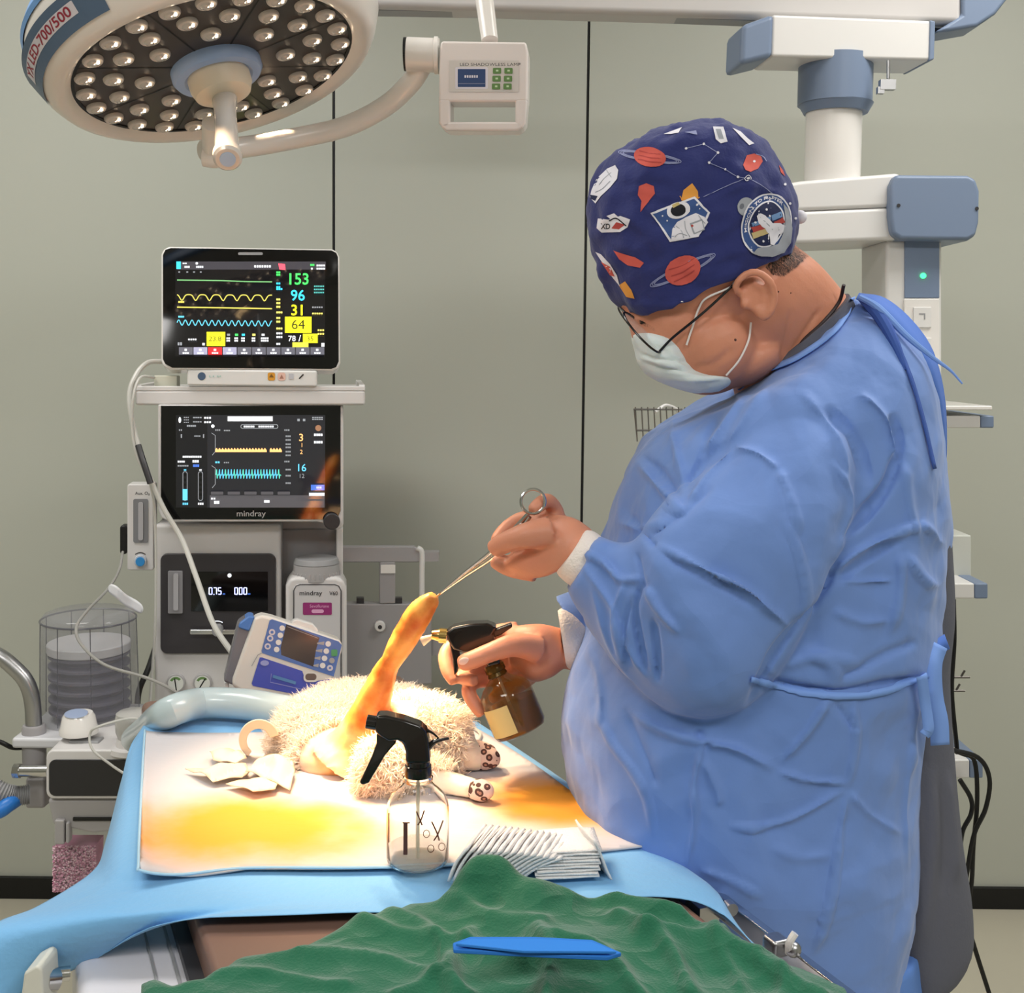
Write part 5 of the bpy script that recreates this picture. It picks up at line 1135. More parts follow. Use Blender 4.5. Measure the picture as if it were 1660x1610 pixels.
rp = nt.nodes.new('ShaderNodeValToRGB'); rp.color_ramp.interpolation = 'CONSTANT'; e = rp.color_ramp.elements; e[0].position = 0; e[0].color = lin((176, 130, 116)) + (1,); e[1].position = .36; e[1].color = lin((78, 48, 46)) + (1,)
z = e.new(.62); z.color = lin((222, 196, 188)) + (1,); nt.links.new(ad_.outputs[0], rp.inputs[0]); nt.links.new(rp.outputs[0], b_.inputs['Base Color'])
sock([(752, 1219, .924), (766, 1222, .923), (784, 1226, .921), (798, 1230, .92), (804, 1231, .918)], [.016, .0185, .018, .014, .006], 'leopard print sock on the far foot')
sock([(766, 1279, .917), (777, 1281, .917), (789, 1283, .917), (796, 1284, .915)], [.0115, .0135, .0115, .005], 'leopard print sock on the near foot')
# ============================================================ PERSON
PYc = 1.45
per = thing('person', PY(1250, 900, PYc) * 1, 'person in blue gown, navy printed cap and mask holding forceps and spray bottle', 'person')
per.location.z = 0
m_skin = mat('skin', (210, 142, 114), .46, sss=.12, bump=.06, bscale=260, vary=.05, vscale=14)
HY = 1.385
hE = PY(1219, 484, HY - .085); hE.y = HY; pa = math.radians(28)
hf = V((-math.cos(pa), 0, -math.sin(pa))); hu = V((-math.sin(pa), 0, math.cos(pa))); hl_ = V((0, -1, 0))
def HP(f, u, l=0): return hE + hf * (f if f < .09 else .09 + (f - .09) * .62) + hu * u + hl_ * l
def hell(mb, f, u, l, a, b, c, rot=0, n=14, k=22):
    t = math.radians(rot); A = hf * math.cos(t) + hu * math.sin(t); B = -hf * math.sin(t) + hu * math.cos(t)
    mb.ell(HP(f, u, l), (A * a, B * b, hl_ * c), n, k)
B = MB()
hell(B, .018, .050, 0, .108, .088, .080)
hell(B, .070, .004, 0, .060, .078, .066)
hell(B, .050, -.047, 0, .056, .042, .058)
for s in (-1, 1):
    hell(B, .050, -.030, .022 * s, .050, .052, .052)
    hell(B, .100, -.012, .032 * s, .024, .022, .022)
    hell(B, .112, .036, .024 * s, .018, .010, .026)
    hell(B, .108, .012, .032 * s, .0125, .0125, .013)
hell(B, .122, .012, 0, .016, .030, .010, 10); hell(B, .138, -.012, 0, .016, .016, .012); hell(B, .130, -.018, .010, .010, .009, .008); hell(B, .130, -.018, -.010, .010, .009, .008)
hell(B, .108, -.034, 0, .013, .006, .024); hell(B, .105, -.043, 0, .013, .007, .021); hell(B, .086, -.055, 0, .022, .016, .026); hell(B, .02, -.066, 0, .048, .028, .052)
B.loft([(1150, 560, 1286, 395, 1.39, .068), (1170, 600, 1328, 428, 1.40, .066), (1192, 640, 1372, 480, 1.43, .074), (1190, 720, 1430, 560, 1.45, .10)], 20, 32)
# ears
for s in (-1, 1):
    yl = .077 * s
    hx = [HP(-.002, .004, yl), HP(.010, .012, yl + .006 * s), HP(.009, .022, yl + .012 * s), HP(-.004, .027, yl + .016 * s), HP(-.017, .022, yl + .018 * s), HP(-.024, .006, yl + .017 * s), HP(-.021, -.010, yl + .013 * s), HP(-.010, -.022, yl + .009 * s), HP(.000, -.024, yl + .005 * s)]
    B.tube(hx, [.004, .0042, .0044, .0046, .0046, .0046, .0046, .0058, .0058], 10, 44)
    hell(B, -.007, .002, yl + .002 * s, .017, .023, .006, 12); hell(B, -.003, -.018, yl + .006 * s, .008, .009, .005)
    hell(B, .010, -.002, yl + .004 * s, .0045, .007, .007)
    B.tube([HP(-.008, .016, yl + .009 * s), HP(-.015, .004, yl + .010 * s), HP(-.010, -.010, yl + .008 * s)], .003, 8)
# trunk, arms and legs under the clothes
B.loft([(1200, 700, 1430, 560, 1.45, .12), (1090, 770, 1490, 680, 1.45, .17), (1040, 870, 1500, 850, 1.45, .17), (990, 1000, 1500, 1000, 1.46, .17), (975, 1150, 1480, 1150, 1.46, .18), (1120, 1350, 1470, 1350, 1.46, .17), (1180, 1480, 1450, 1480, 1.46, .15)], 24, 28)
def bt(pts, r, n=16, seg=None): B.tube([PY(*p) for p in pts], r, n, seg or 8 * len(pts))
bt([(1330, 690, 1.32), (1280, 820, 1.28), (1230, 960, 1.25), (1165, 1080, 1.245), (1080, 1020, 1.27), (990, 935, 1.305), (935, 893, 1.325)], [.06, .055, .040, .036, .034, .029, .0275])
bt([(1290, 720, 1.6), (1180, 880, 1.62), (1080, 1040, 1.60), (1000, 1070, 1.55), (945, 1055, 1.52), (905, 1050, 1.495)], [.06, .05, .042, .036, .029, .026])
hipN = PY(1320, 1450, 1.38); hipF = PY(1300, 1450, 1.56)
for hp, fx in ((hipN, 0), (hipF, -.02)):
    x, y = hp.x + fx, hp.y; B.tube([V((x, y, .86)), V((x + .01, y, .62)), V((x + .005, y, .46)), V((x + .02, y, .28)), V((x + .02, y, .09))], [.10, .082, .058, .055, .040], 18)
    B.tube([V((x + .04, y, .055)), V((x, y, .05)), V((x - .10, y, .035)), V((x - .16, y, .03))], [.032, .038, .034, .022], 14)
# near (upper) hand: palm, thumb along the shank, curled fingers
B.loft([(962, 860, 905, 925, 1.322, .021), (932, 840, 884, 935, 1.33, .024), (896, 835, 858, 937, 1.345, .026), (866, 849, 830, 927, 1.355, .024), (850, 868, 814, 918, 1.36, .017)], 24, 26)
bt([(892, 862, 1.322), (856, 868, 1.315), (824, 878, 1.322), (803, 889, 1.334), (799, 892, 1.336)], [.018, .0155, .0128, .0112, .009])
bt([(868, 922, 1.352), (832, 920, 1.362), (808, 911, 1.365), (799, 905, 1.366)], [.016, .0125, .0105, .0075])
bt([(880, 852, 1.375), (852, 842, 1.392), (828, 852, 1.396), (810, 870, 1.388), (803, 880, 1.38)], [.012, .0105, .0098, .0092, .007])
bt([(905, 852, 1.368), (899, 826, 1.368), (886, 812, 1.356), (870, 822, 1.345), (862, 830, 1.34)], [.0115, .0100, .0092, .0088, .0065])
bt([(918, 856, 1.385), (900, 838, 1.392), (886, 834, 1.385), (876, 842, 1.37)], [.0115, .0098, .0085, .0065])
# far (lower) hand around the amber bottle
B.loft([(908, 1018, 914, 1084, 1.495, .021), (882, 1012, 893, 1099, 1.49, .024), (856, 1012, 864, 1106, 1.492, .025), (836, 1015, 843, 1090, 1.498, .022), (820, 1022, 826, 1078, 1.503, .016)], 24, 26)
bt([(872, 1052, 1.468), (835, 1046, 1.452), (800, 1056, 1.444), (768, 1069, 1.440), (750, 1075, 1.440), (745, 1077, 1.441)], [.018, .0150, .0125, .0118, .0105, .0075])
bt([(838, 1022, 1.508), (795, 1028, 1.522), (748, 1040, 1.520), (724, 1058, 1.505), (725, 1085, 1.488), (737, 1108, 1.476)], [.0125, .0112, .0105, .0100, .0092, .0070])
bt([(836, 1050, 1.510), (792, 1070, 1.522), (760, 1086, 1.508), (752, 1098, 1.486), (770, 1104, 1.464)], [.0125, .0112, .0105, .0098, .0078])
bt([(840, 1075, 1.510), (800, 1098, 1.526), (768, 1106, 1.510), (760, 1122, 1.490), (772, 1145, 1.476), (782, 1160, 1.470)], [.0125, .0110, .0102, .0098, .0090, .0068])
bt([(862, 1092, 1.505), (838, 1112, 1.522), (812, 1124, 1.524), (796, 1134, 1.512)], [.0125, .0105, .0095, .0070])
bm_ = remeshed(B, .0029, 4, .45)
# creases of the hands
folds(bm_, [([(808, 901), (830, 896), (852, 890)], 3.0, -.0028), ([(905, 1060), (880, 1075), (865, 1090)], 5, -.0015), ([(790, 1040), (830, 1030)], 5, .001), ([(1120, 600), (1160, 590), (1190, 560)], 7, -.002), ([(1262, 590), (1275, 545), (1282, 500)], 4, -.002), ([(1278, 578), (1310, 530), (1330, 500)], 4, -.002)])
bm_.materials.append(m_skin); body = link('body', bm_, per, ang=180)
nm = MB()
for (x, y, yy, ax_, ay_) in ((752, 1072, 1.4302, (-9, 3), (2, 6)), (803, 884, 1.3245, (-7, 4), (3, 5))):
    c = PY(x, y, yy); s = yy / F; A = V((ax_[0] * s, 0, -ax_[1] * s)); Bv = V((ay_[0] * s, 0, -ay_[1] * s)); nm.ell(c, (A, Bv, V((0, .0022, 0))), 8, 14)
nm.build('fingernail', mat('nail', (236, 196, 180), .3), body)
BV = BVHTree.FromPolygons([v.co.copy() for v in bm_.vertices], [tuple(p.vertices) for p in bm_.polygons])
# hair at the nape and around the ear: short stubble
hr = MB(); random.seed(11)
hp_ = [(1240, 432), (1292, 385), (1312, 412), (1290, 432), (1270, 446), (1254, 446)]
def inpoly(poly, x, y):
    c = False; j = len(poly) - 1
    for i in range(len(poly)):
        xi, yi = poly[i]; xj, yj = poly[j]
        if (yi > y) != (yj > y) and x < (xj - xi) * (y - yi) / (yj - yi) + xi: c = not c
        j = i
    return c
k = 0
while k < 5500:
    x, y = random.uniform(1238, 1314), random.uniform(383, 448)
    if not inpoly(hp_, x, y) or (random.random() < (y - 400) / 75 and x > 1240): k += .2; continue
    d = ray(x, y).normalized(); h = BV.ray_cast(CO, d)
    if h[0] is None: continue
    p, n = h[0], h[1]; t = V((.5, 0, -.8)); t = (t - n * t.dot(n)).normalized(); s = n.cross(t) * .00014; q = p + t * .0030 + n * .0006
    hr.add([p - s, p + s, q], [(0, 1, 2)]); k += 1
hr.build('hair', mat('hair_black', (26, 22, 22), .6), body, fix=False)
eb = MB(); 
for i in range(220):
    x = random.uniform(1036, 1062); y = 521 + (x - 1036) * .5 + random.uniform(-3, 3); h = BV.ray_cast(CO, ray(x, y).normalized())
    if h[0] is not None and h[0].y < 1.5: p = h[0]; s = V((0, 0, .0004)); q = p + V((.007, -.001, -.004)); eb.add([p - s, p + s, q], [(0, 1, 2)])
eb.build('eyebrow', mat('hair_black', (26, 22, 22), .6), body, fix=False)
ml = MB()
for x, y, r in ((1192, 551, 2.2), (1262, 473, 1.4), (1282, 475, 1.2)):
    h = BV.ray_cast(CO, ray(x, y).normalized())
    if h[0] is not None: ml.sph(h[0], r / F * 1.33, n=6, k=8)
ml.build('mole', mat('mole', (92, 58, 48), .6), body)

# ---- cap
cst = [(1012, 509, 1285, 410, 1.385, .086), (992, 482, 1294, 385, 1.385, .092), (970, 436, 1297, 350, 1.385, .098), (953, 375, 1286, 312, 1.385, .102), (953, 318, 1264, 268, 1.385, .100), (975, 268, 1238, 232, 1.385, .092), (1015, 235, 1205, 213, 1.385, .074), (1055, 216, 1165, 205, 1.385, .050), (1088, 207, 1135, 203, 1.385, .018)]
cm = MB(); cm.loft(cst, 44, 72, p=2.15)
vs = [V(v) for v in cm.v]; nn = 72
for r in range(len(vs) // nn):
    for i in range(nn):
        t = 2 * math.pi * i / nn; w = math.sin(t) ** 2 * max(0, 1 - r / 16); front = max(0, .55 - .62 * math.cos(t + .0) * -1) if False else max(0, min(1, .5 + .9 * -math.cos(t) * -1))
        k = r * nn + i; fr_w = .5 - .5 * math.cos(t) if True else 0
        # angle 0 = front edge, pi = back edge
        vs[k] += V((0, 0, -.028 * w * (.5 - .5 * math.cos(t)) if math.cos(t) > 2 else -.026 * w * max(0, (.5 - .5 * math.cos(t) * 1) * .4 + .6 * max(0, -math.cos(t)))))
cm.v = [tuple(v) for v in vs]
cme = cm.mesh('cap'); bmx = bmesh.new(); bmx.from_mesh(cme); bmesh.ops.recalc_face_normals(bmx, faces=bmx.faces); bmesh.ops.triangulate(bmx, faces=[f for f in bmx.faces if len(f.verts) > 4]); bmesh.ops.subdivide_edges(bmx, edges=bmx.edges, cuts=1, use_grid_fill=True); bmx.to_mesh(cme); bmx.free()
crumple(cme, .0018, 16, 5); crumple(cme, .0010, 45, 2, 2); creases(cme, .0035, 22, 9, 3)
cf = [([(985, 340), (1050, 370), (1130, 385), (1220, 350)], 9, .0022), ([(975, 300), (1060, 300), (1150, 320), (1230, 290)], 9, -.002), ([(1100, 345), (1160, 320), (1220, 300), (1280, 330)], 7, .0028), ([(1000, 430), (1080, 440), (1160, 420), (1250, 390)], 9, .0016), ([(1140, 250), (1200, 275), (1250, 300)], 8, .0018), ([(1020, 250), (1090, 245), (1150, 230)], 8, -.0015), ([(1020, 490), (1090, 495), (1160, 470)], 6, .0014), ([(1060, 400), (1040, 330), (1060, 270)], 7, -.0014), ([(960, 370), (1000, 400), (1060, 405)], 6, .0018)]
folds(cme, cf)
m_cap = mat('cap_navy', (38, 46, 108), .85, bump=.12, bscale=300, sheen=.15)
CB = BVHTree.FromPolygons([v.co.copy() for v in cme.vertices], [tuple(p.vertices) for p in cme.polygons])
prn = MB(); layer = [0]
def tri2d(poly, step):
    out = []
    for i, a in enumerate(poly):
        b = poly[(i + 1) % len(poly)]; n = max(1, int(math.hypot(b[0] - a[0], b[1] - a[1]) / step)); out += [(a[0] + (b[0] - a[0]) * j / n, a[1] + (b[1] - a[1]) * j / n) for j in range(n)]
    nb = len(out); x = min(p[0] for p in poly)
    while x < max(p[0] for p in poly):
        y = min(p[1] for p in poly)
        while y < max(p[1] for p in poly):
            if inpoly(poly, x, y) and min(math.hypot(q[0] - x, q[1] - y) for q in out[:nb]) > step * .5: out.append((x, y))
            y += step
        x += step
    v, _, f, *_ = delaunay_2d_cdt([V(p) for p in out], [(i, (i + 1) % nb) for i in range(nb)], [], 1, 1e-5)
    return [(p.x, p.y) for p in v], [tuple(q) for q in f]
def drop(vs, fs, m, tree, mb, off, far=1.6):
    P = []
    for x, y in vs:
        d = ray(x, y).normalized(); h = tree.ray_cast(CO, d); P.append(h[0] + h[1] * off if h[0] is not None and h[0].y < far else None)
    mb.add([p or V((0, 0, 0)) for p in P], [f for f in fs if all(P[i] is not None for i in f) and max((P[f[i]] - P[f[i - 1]]).length for i in range(len(f))) < .03], m)
LV = []
def lev(q):
    b = (min(p[0] for p in q), min(p[1] for p in q), max(p[0] for p in q), max(p[1] for p in q)); l = 1 + max([k[4] for k in LV if k[0] < b[2] and b[0] < k[2] and k[1] < b[3] and b[1] < k[3]] or [0])
    LV.append(b + (l,)); return .0006 + .00022 * min(l, 14) * .75
def dp(poly, m, step=4): v, f = tri2d(poly, step); drop(v, f, m, CB, prn, lev(poly))
def dl(pts, w, m, n=None):
    q = [tuple(p) for p in cr(pts, n or 5 * len(pts))]; k = len(q); o = offset_line(q, w); drop(o, [(i, i + 1, 2 * k - 2 - i, 2 * k - 1 - i) for i in range(k - 1)], m, CB, prn, lev(o))
def el(cx, cy, rx, ry, a=0, n=22): c, s = math.cos(a), math.sin(a); return [(cx + rx * math.cos(t) * c - ry * math.sin(t) * s, cy + rx * math.cos(t) * s + ry * math.sin(t) * c) for t in [2 * math.pi * i / n for i in range(n)]]
p_red = mat('print_coral', (206, 92, 82), .85, vary=.12, vscale=60); p_red2 = mat('print_brick', (176, 70, 66), .85); p_wh = mat('print_white', (226, 224, 234), .85); p_gr = mat('print_grey', (158, 162, 172), .85, vary=.1, vscale=50); p_nv = mat('print_navy', (28, 36, 74), .85); p_or = mat('print_orange', (228, 158, 72), .85, vary=.1, vscale=60); p_ln = mat('print_line', (150, 156, 196), .85); p_bl = mat('print_midblue', (58, 84, 140), .85); p_lb = mat('print_lightblue', (104, 138, 182), .85); p_bk = mat('print_black', (20, 22, 34), .85)
def planet(cx, cy, rx, ry, a, ring=True, ra=1.7):
    if ring:
        for k in (0, 3.5, 7): dl([(cx + (rx * ra + k) * math.cos(t) * math.cos(a) - (ry * .28 + k * .4) * math.sin(t) * math.sin(a), cy + (rx * ra + k) * math.cos(t) * math.sin(a) + (ry * .28 + k * .4) * math.sin(t) * math.cos(a)) for t in [2 * math.pi * i / 28 for i in range(29)]], 1.0, p_ln, 56)
    dp(el(cx, cy, rx, ry, a), p_red)
    for j in (-.45, 0, .4): dl([(cx - rx * .7 * math.cos(a) - j * ry * math.sin(a), cy - rx * .7 * math.sin(a) + j * ry), (cx, cy + j * ry + 2), (cx + rx * .7 * math.cos(a), cy + rx * .7 * math.sin(a) + j * ry)], 1.6, p_red2)
planet(1054, 255, 26, 16, .15); planet(1107, 438, 30, 23, -.45); 
dp([(1204, 268), (1210, 252), (1222, 249), (1233, 254), (1236, 262), (1228, 274), (1216, 279), (1208, 276)], p_red); dl([(1225, 250), (1236, 254), (1242, 262)], 1, p_ln)
dp([(1036, 302), (1048, 297), (1060, 302), (1062, 314), (1055, 322), (1048, 332), (1038, 344), (1040, 326), (1034, 316)], p_red)
dp([(995, 406), (1010, 411), (1030, 417), (1044, 426), (1038, 434), (1018, 430), (1004, 420)], p_red); dp([(1262, 268), (1268, 276), (1272, 286), (1265, 280)], p_red)
dp([(1104, 325), (1108, 308), (1122, 297), (1131, 310), (1132, 321), (1118, 327)], p_or); dl([(1102, 318), (1110, 329), (1124, 328), (1134, 320)], 1.2, p_or)
dp([(1004, 462), (1014, 456), (1024, 470), (1029, 484), (1016, 481)], p_or); dp([(966, 408), (975, 412), (990, 428), (1001, 446), (1006, 464), (996, 452), (984, 436)], p_wh); dp([(975, 424), (990, 432), (998, 448), (990, 446)], p_red)
# astronaut badge
dp([(1055, 345), (1126, 319), (1151, 345), (1132, 384), (1086, 392)], p_wh); dp([(1059, 347), (1125, 323), (1147, 345), (1130, 381), (1088, 388)], p_bl)
dp([(1088, 390), (1090, 372), (1098, 360), (1112, 352), (1128, 346), (1142, 352), (1147, 360), (1131, 384)], p_wh); dp(el(1100, 341, 19, 13, -.3), p_wh); dp(el(1100, 341, 12, 9.5, -.25), p_bk); dp([(1090, 333), (1100, 328), (1103, 332), (1092, 338)], mat('print_gold', (200, 180, 120), .85))
dp([(1118, 362), (1138, 355), (1142, 372), (1124, 380)], p_gr); dp([(1121, 364), (1137, 358), (1140, 371), (1126, 377)], p_wh); dp(el(1122, 366, 2, 2), p_red2)
for q in ([(1110, 358), (1112, 372), (1118, 384)], [(1096, 366), (1104, 374), (1108, 386)], [(1132, 350), (1142, 362)], [(1094, 384), (1102, 379), (1114, 382)]): dl(q, 1, p_gr)
for x, y in ((1082, 358), (1074, 350), (1134, 338)): dp(el(x, y, 1.4, 1.4, n=8), p_wh)
# white figure at the front edge
dp([(960, 308), (968, 290), (985, 274), (998, 268), (1003, 276), (1001, 290), (990, 304), (975, 318), (966, 330), (957, 320)], p_wh)
for q in ([(972, 300), (980, 290), (992, 280)], [(966, 312), (978, 306), (990, 294)], [(984, 276), (992, 288)]): dl(q, 1, p_gr)
dp([(958, 316), (970, 318), (966, 326), (958, 322)], p_nv)
# long white tag with letters
dp([(970, 354), (988, 356), (1006, 350), (1022, 356), (1018, 368), (1006, 376), (976, 377), (968, 370)], p_wh); dp([(984, 350), (996, 346), (1006, 354), (994, 358)], p_wh)
def dtext(t, pts_fn, h, m, bold=.03):
    v, f = text_mesh(t, 'LEFT', bold); w = max(a for a, b in v); q = [pts_fn(a / w, b) for a, b in v]
    drop(q, f, m, CB, prn, lev(q))
dtext('XD', lambda u, b: (975 + 15 * u, 371 - 9 * b), 9, p_bk); dp([(992, 370), (1000, 360), (1014, 364), (1004, 372)], p_red2); dl([(988, 358), (1000, 354), (1016, 366)], 2, p_bk)
# top prints
dp([(1156, 206), (1172, 206), (1179, 230), (1168, 233), (1160, 226)], p_wh); dp([(1160, 210), (1168, 210), (1173, 226), (1165, 226)], p_gr); dp([(1187, 208), (1200, 214), (1213, 226), (1222, 233), (1214, 236), (1200, 222)], p_wh)
dp([(1076, 218), (1100, 209), (1106, 207), (1100, 216), (1088, 218)], p_wh); dp([(1110, 215), (1128, 212), (1130, 219)], p_ln)
cl_ = [(1112, 241), (1141, 234), (1163, 248), (1149, 264), (1176, 275), (1195, 287), (1212, 289)]
for a, b in zip(cl_, cl_[1:]): dl([a, b], 1, p_ln, 6)
for x, y in cl_ + [(1272, 299), (1280, 330), (1289, 354), (1106, 490), (1222, 262)]: dp(el(x, y, 2.2, 2.2, n=8), p_wh)
dl([(1140, 320), (1170, 306), (1205, 290)], .9, p_ln); dl([(1218, 292), (1236, 302), (1252, 314)], .9, p_ln); dl([(1206, 289), (1212, 284), (1216, 290), (1210, 294), (1206, 289)], 1.2, p_wh)
# round badge
def ring_pts(rx, ry, t, c=(1241, 364), a=-1.15 + 1.57): 
    x, y = rx * math.cos(t), ry * math.sin(t); th = .25; return (c[0] + x * math.cos(th) - y * math.sin(th), c[1] + x * math.sin(th) + y * math.cos(th))
N_ = 40
dp(el(1208, 335, 13, 15, .4), p_gr); dp(el(1202, 335, 3.5, 5, .4), mat('print_dgrey', (110, 114, 124), .85))
dp([ring_pts(40, 52, 2 * math.pi * i / N_) for i in range(N_)], p_wh); dp([ring_pts(37.5, 49.5, 2 * math.pi * i / N_) for i in range(N_)], p_bl); dp([ring_pts(28.5, 38, 2 * math.pi * i / N_) for i in range(N_)], p_wh); dp([ring_pts(26, 35.5, 2 * math.pi * i / N_) for i in range(N_)], p_nv)
def bandp(y0, y1, m): dp([(1217, y0), (1247, y0 - 11), (1247, y1 - 11), (1219, y1)], m)
bandp(362, 368, p_lb); bandp(369, 378, p_red2); bandp(378, 388, mat('print_sand', (196, 176, 128), .85)); dp([(1248, 350), (1264, 344), (1266, 352), (1250, 358)], p_lb); dp([(1252, 360), (1266, 353), (1270, 360), (1256, 366)], p_red2)
dp([(1267, 330), (1275, 340), (1281, 370), (1279, 392), (1268, 408), (1250, 416), (1232, 415), (1217, 410), (1226, 402), (1244, 400), (1258, 396), (1266, 380), (1270, 356)], p_gr)
dp([(1225, 350), (1230, 346), (1238, 350), (1250, 362), (1262, 362), (1270, 366), (1268, 376), (1260, 380), (1256, 392), (1252, 398), (1246, 396), (1244, 380), (1238, 370), (1228, 362)], p_wh); dl([(1229, 352), (1238, 360), (1250, 372)], 1.4, p_gr); dl([(1258, 368), (1262, 376)], 1.4, p_gr)
for x, y in ((1240, 341), (1245, 351), (1223, 361), (1235, 391)): dp(el(x, y, 1.8, 1.8, n=8), p_wh)
def arc_t(u, b):
    t = math.radians(150 + 150 * u); r = 30.5 / 28.5 + .16 * b; return ring_pts(28.5 * r, 38 * r, t)
dtext('MISSION TO MATTER', arc_t, 7, p_wh, .02)
cobj_me = cme; cobj_me.materials.append(m_cap)
cap = link('surgical_cap', cobj_me, per, ang=180); cap['label'] = 'navy surgical cap printed with planets and space badges'
prn.build('cap_print', None, cap, smooth=True, fix=False)
hem = [PY(1012, 509, 1.385)]
# cap tie bow behind
MB().sph(PY(1297, 352, 1.39), .008).build('cap_button', p_wh, cap)

# ---- mask with pleats and ear loops
m_mask = mat('mask_white', (214, 224, 226), .8, bump=.1, bscale=240, sss=.1)
mk = MB()
mst = [(1030, 534, 1100, 550, 1.385, .046), (1024, 545, 1113, 558, 1.385, .060), (1028, 566, 1116, 576, 1.385, .066), (1034, 590, 1126, 596, 1.386, .070), (1052, 611, 1158, 604, 1.388, .072), (1078, 625, 1190, 606, 1.39, .070), (1102, 633, 1184, 620, 1.39, .062), (1120, 637, 1168, 631, 1.39, .045)]
mk.loft(mst, 36, 44, p=2.3)
# keep only the front half as a shell
mk_me = mk.mesh('mask'); bmx = bmesh.new(); bmx.from_mesh(mk_me); bmesh.ops.recalc_face_normals(bmx, faces=bmx.faces); bmesh.ops.triangulate(bmx, faces=[f for f in bmx.faces if len(f.verts) > 4]); bmesh.ops.subdivide_edges(bmx, edges=bmx.edges, cuts=1, use_grid_fill=True); bmx.to_mesh(mk_me); bmx.free()
folds(mk_me, [([(1035, 585), (1075, 600), (1125, 600), (1180, 608)], 4, -.005), ([(1040, 600), (1080, 614), (1130, 615), (1180, 612)], 4, .003), ([(1030, 570), (1060, 582), (1100, 584), (1120, 590)], 3, -.003), ([(1085, 565), (1100, 590), (1125, 606)], 5, .002), ([(1060, 560), (1085, 575), (1100, 600)], 4, -.0015), ([(1110, 556), (1122, 575), (1136, 600)], 3, .002)])
crumple(mk_me, .0008, 30, 8, 2)
mk_me.materials.append(m_mask); mask = link('face_mask', mk_me, per, ang=60); mask['label'] = 'pale blue-white pleated face mask'
def onhead(x, y, off=.003):
    h = BV.ray_cast(CO, ray(x, y).normalized()); return h[0] + h[1] * off if h[0] is not None and h[0].y < 1.6 else PY(x, y, 1.36)
for pts in ([(1113, 558), (1122, 530), (1133, 498), (1145, 482), (1180, 466), (1190, 456)], [(1176, 606), (1196, 582), (1210, 552), (1216, 522)]):
    MB().tube([onhead(x, y) for x, y in pts], .0012, 8, 40).build('ear_loop', mat('loop_white', (232, 226, 222), .7), mask)
# ---- glasses
gls = MB(); m_frame = mat('glasses_black', (18, 16, 18), .25)
gl_o = thing('glasses_holder', (0, 0, 0), None, None); bpy.data.objects.remove(gl_o)
tmp = [onhead(1186, 462, .004), onhead(1150, 494, .006), onhead(1120, 522, .010), PY(1090, 548, 1.318), PY(1069, 570, 1.322)]
gls.tube(tmp, .0015, 8, 40)
gls.tube([V((p.x, 2 * 1.385 - p.y, p.z)) for p in tmp], .0013, 8, 40)
def rim(y0, sgn):
    ox, oy, yy = (0, 0, 1.345) if sgn < 0 else (-9, -10, 1.425)
    a, b = PY(1012 + ox, 507 + oy, yy), PY(1070 + ox, 571 + oy, yy + sgn * .024); c = (a + b) / 2; A = (b - a) / 2; Bq = PY(1041 + ox + 6, 540 + oy - 5, yy - sgn * .018) - PY(1041 + ox, 540 + oy, yy)
    return [c + A * math.cos(2 * math.pi * i / 30) + Bq * math.sin(2 * math.pi * i / 30) for i in range(30)]
for sg in (-1, 1): gls.tube(rim(0, sg), .0013, 8, smooth=False, closed=True)
gls.tube([rim(0, -1)[14], (rim(0, -1)[14] + rim(0, 1)[14]) / 2 + V((-.003, 0, .002)), rim(0, 1)[14]], .0013, 8)
go = gls.build('glasses', m_frame, per); go['label'] = 'thin black wire glasses'
for sg in (-1, 1): r_ = rim(0, sg); MB().add([p + hf * .0008 for p in r_] + [p - hf * .0008 for p in r_], [tuple(range(30)), tuple(range(59, 29, -1))]).build('eyeglass_lens', mat('lens_glass', (225, 230, 230), .03, alpha=.18, spec=.9), go, smooth=False)
# cord
MB().tube([onhead(1368, 462), onhead(1356, 492), onhead(1330, 524), onhead(1302, 552), onhead(1284, 580)], .0022, 8, 40).build('neck_cord', mat('cord_brown', (38, 22, 24), .6), per)

# ---- clothes
m_gown = mat('gown_blue', (106, 140, 206), .7, crease=9, bump=.15, bscale=22, vary=.03, vscale=5, sheen=.25, sss=.0)
GW = MB()
GW.loft([(1186, 640, 1388, 484, 1.435, .082), (1150, 656, 1412, 496, 1.44, .125), (1098, 680, 1452, 522, 1.445, .168), (1052, 712, 1496, 580, 1.45, .20), (1018, 756, 1524, 670, 1.45, .212), (998, 810, 1530, 760, 1.45, .215), (984, 868, 1536, 850, 1.45, .215), (966, 930, 1537, 930, 1.45, .215), (962, 1000, 1532, 1000, 1.45, .215), (940, 1055, 1518, 1060, 1.45, .215), (920, 1110, 1502, 1105, 1.45, .215),
         (914, 1160, 1502, 1170, 1.45, .218), (916, 1230, 1498, 1240, 1.45, .22), (932, 1295, 1492, 1310, 1.45, .222), (992, 1370, 1484, 1380, 1.45, .220), (1080, 1460, 1470, 1460, 1.45, .215), (1140, 1560, 1452, 1560, 1.45, .210), (1160, 1700, 1430, 1700, 1.45, .205), (1170, 1900, 1410, 1900, 1.45, .2)], 80, 72, p=2.3)
GW.loft([(1190, 640, 1420, 600, 1.36, .08), (1165, 700, 1425, 700, 1.32, .09), (1120, 770, 1400, 790, 1.295, .09), (1080, 815, 1365, 880, 1.28, .09), (1058, 845, 1325, 975, 1.27, .088), (1048, 862, 1280, 1070, 1.265, .084), (1040, 872, 1212, 1150, 1.26, .080), (1030, 880, 1130, 1167, 1.27, .074), (1015, 884, 1060, 1140, 1.285, .066), (998, 884, 1003, 1092, 1.297, .058), (984, 878, 960, 1040, 1.308, .050), (974, 872, 934, 990, 1.314, .045), (968, 870, 918, 958, 1.318, .041)], 80, 56, p=2.1)
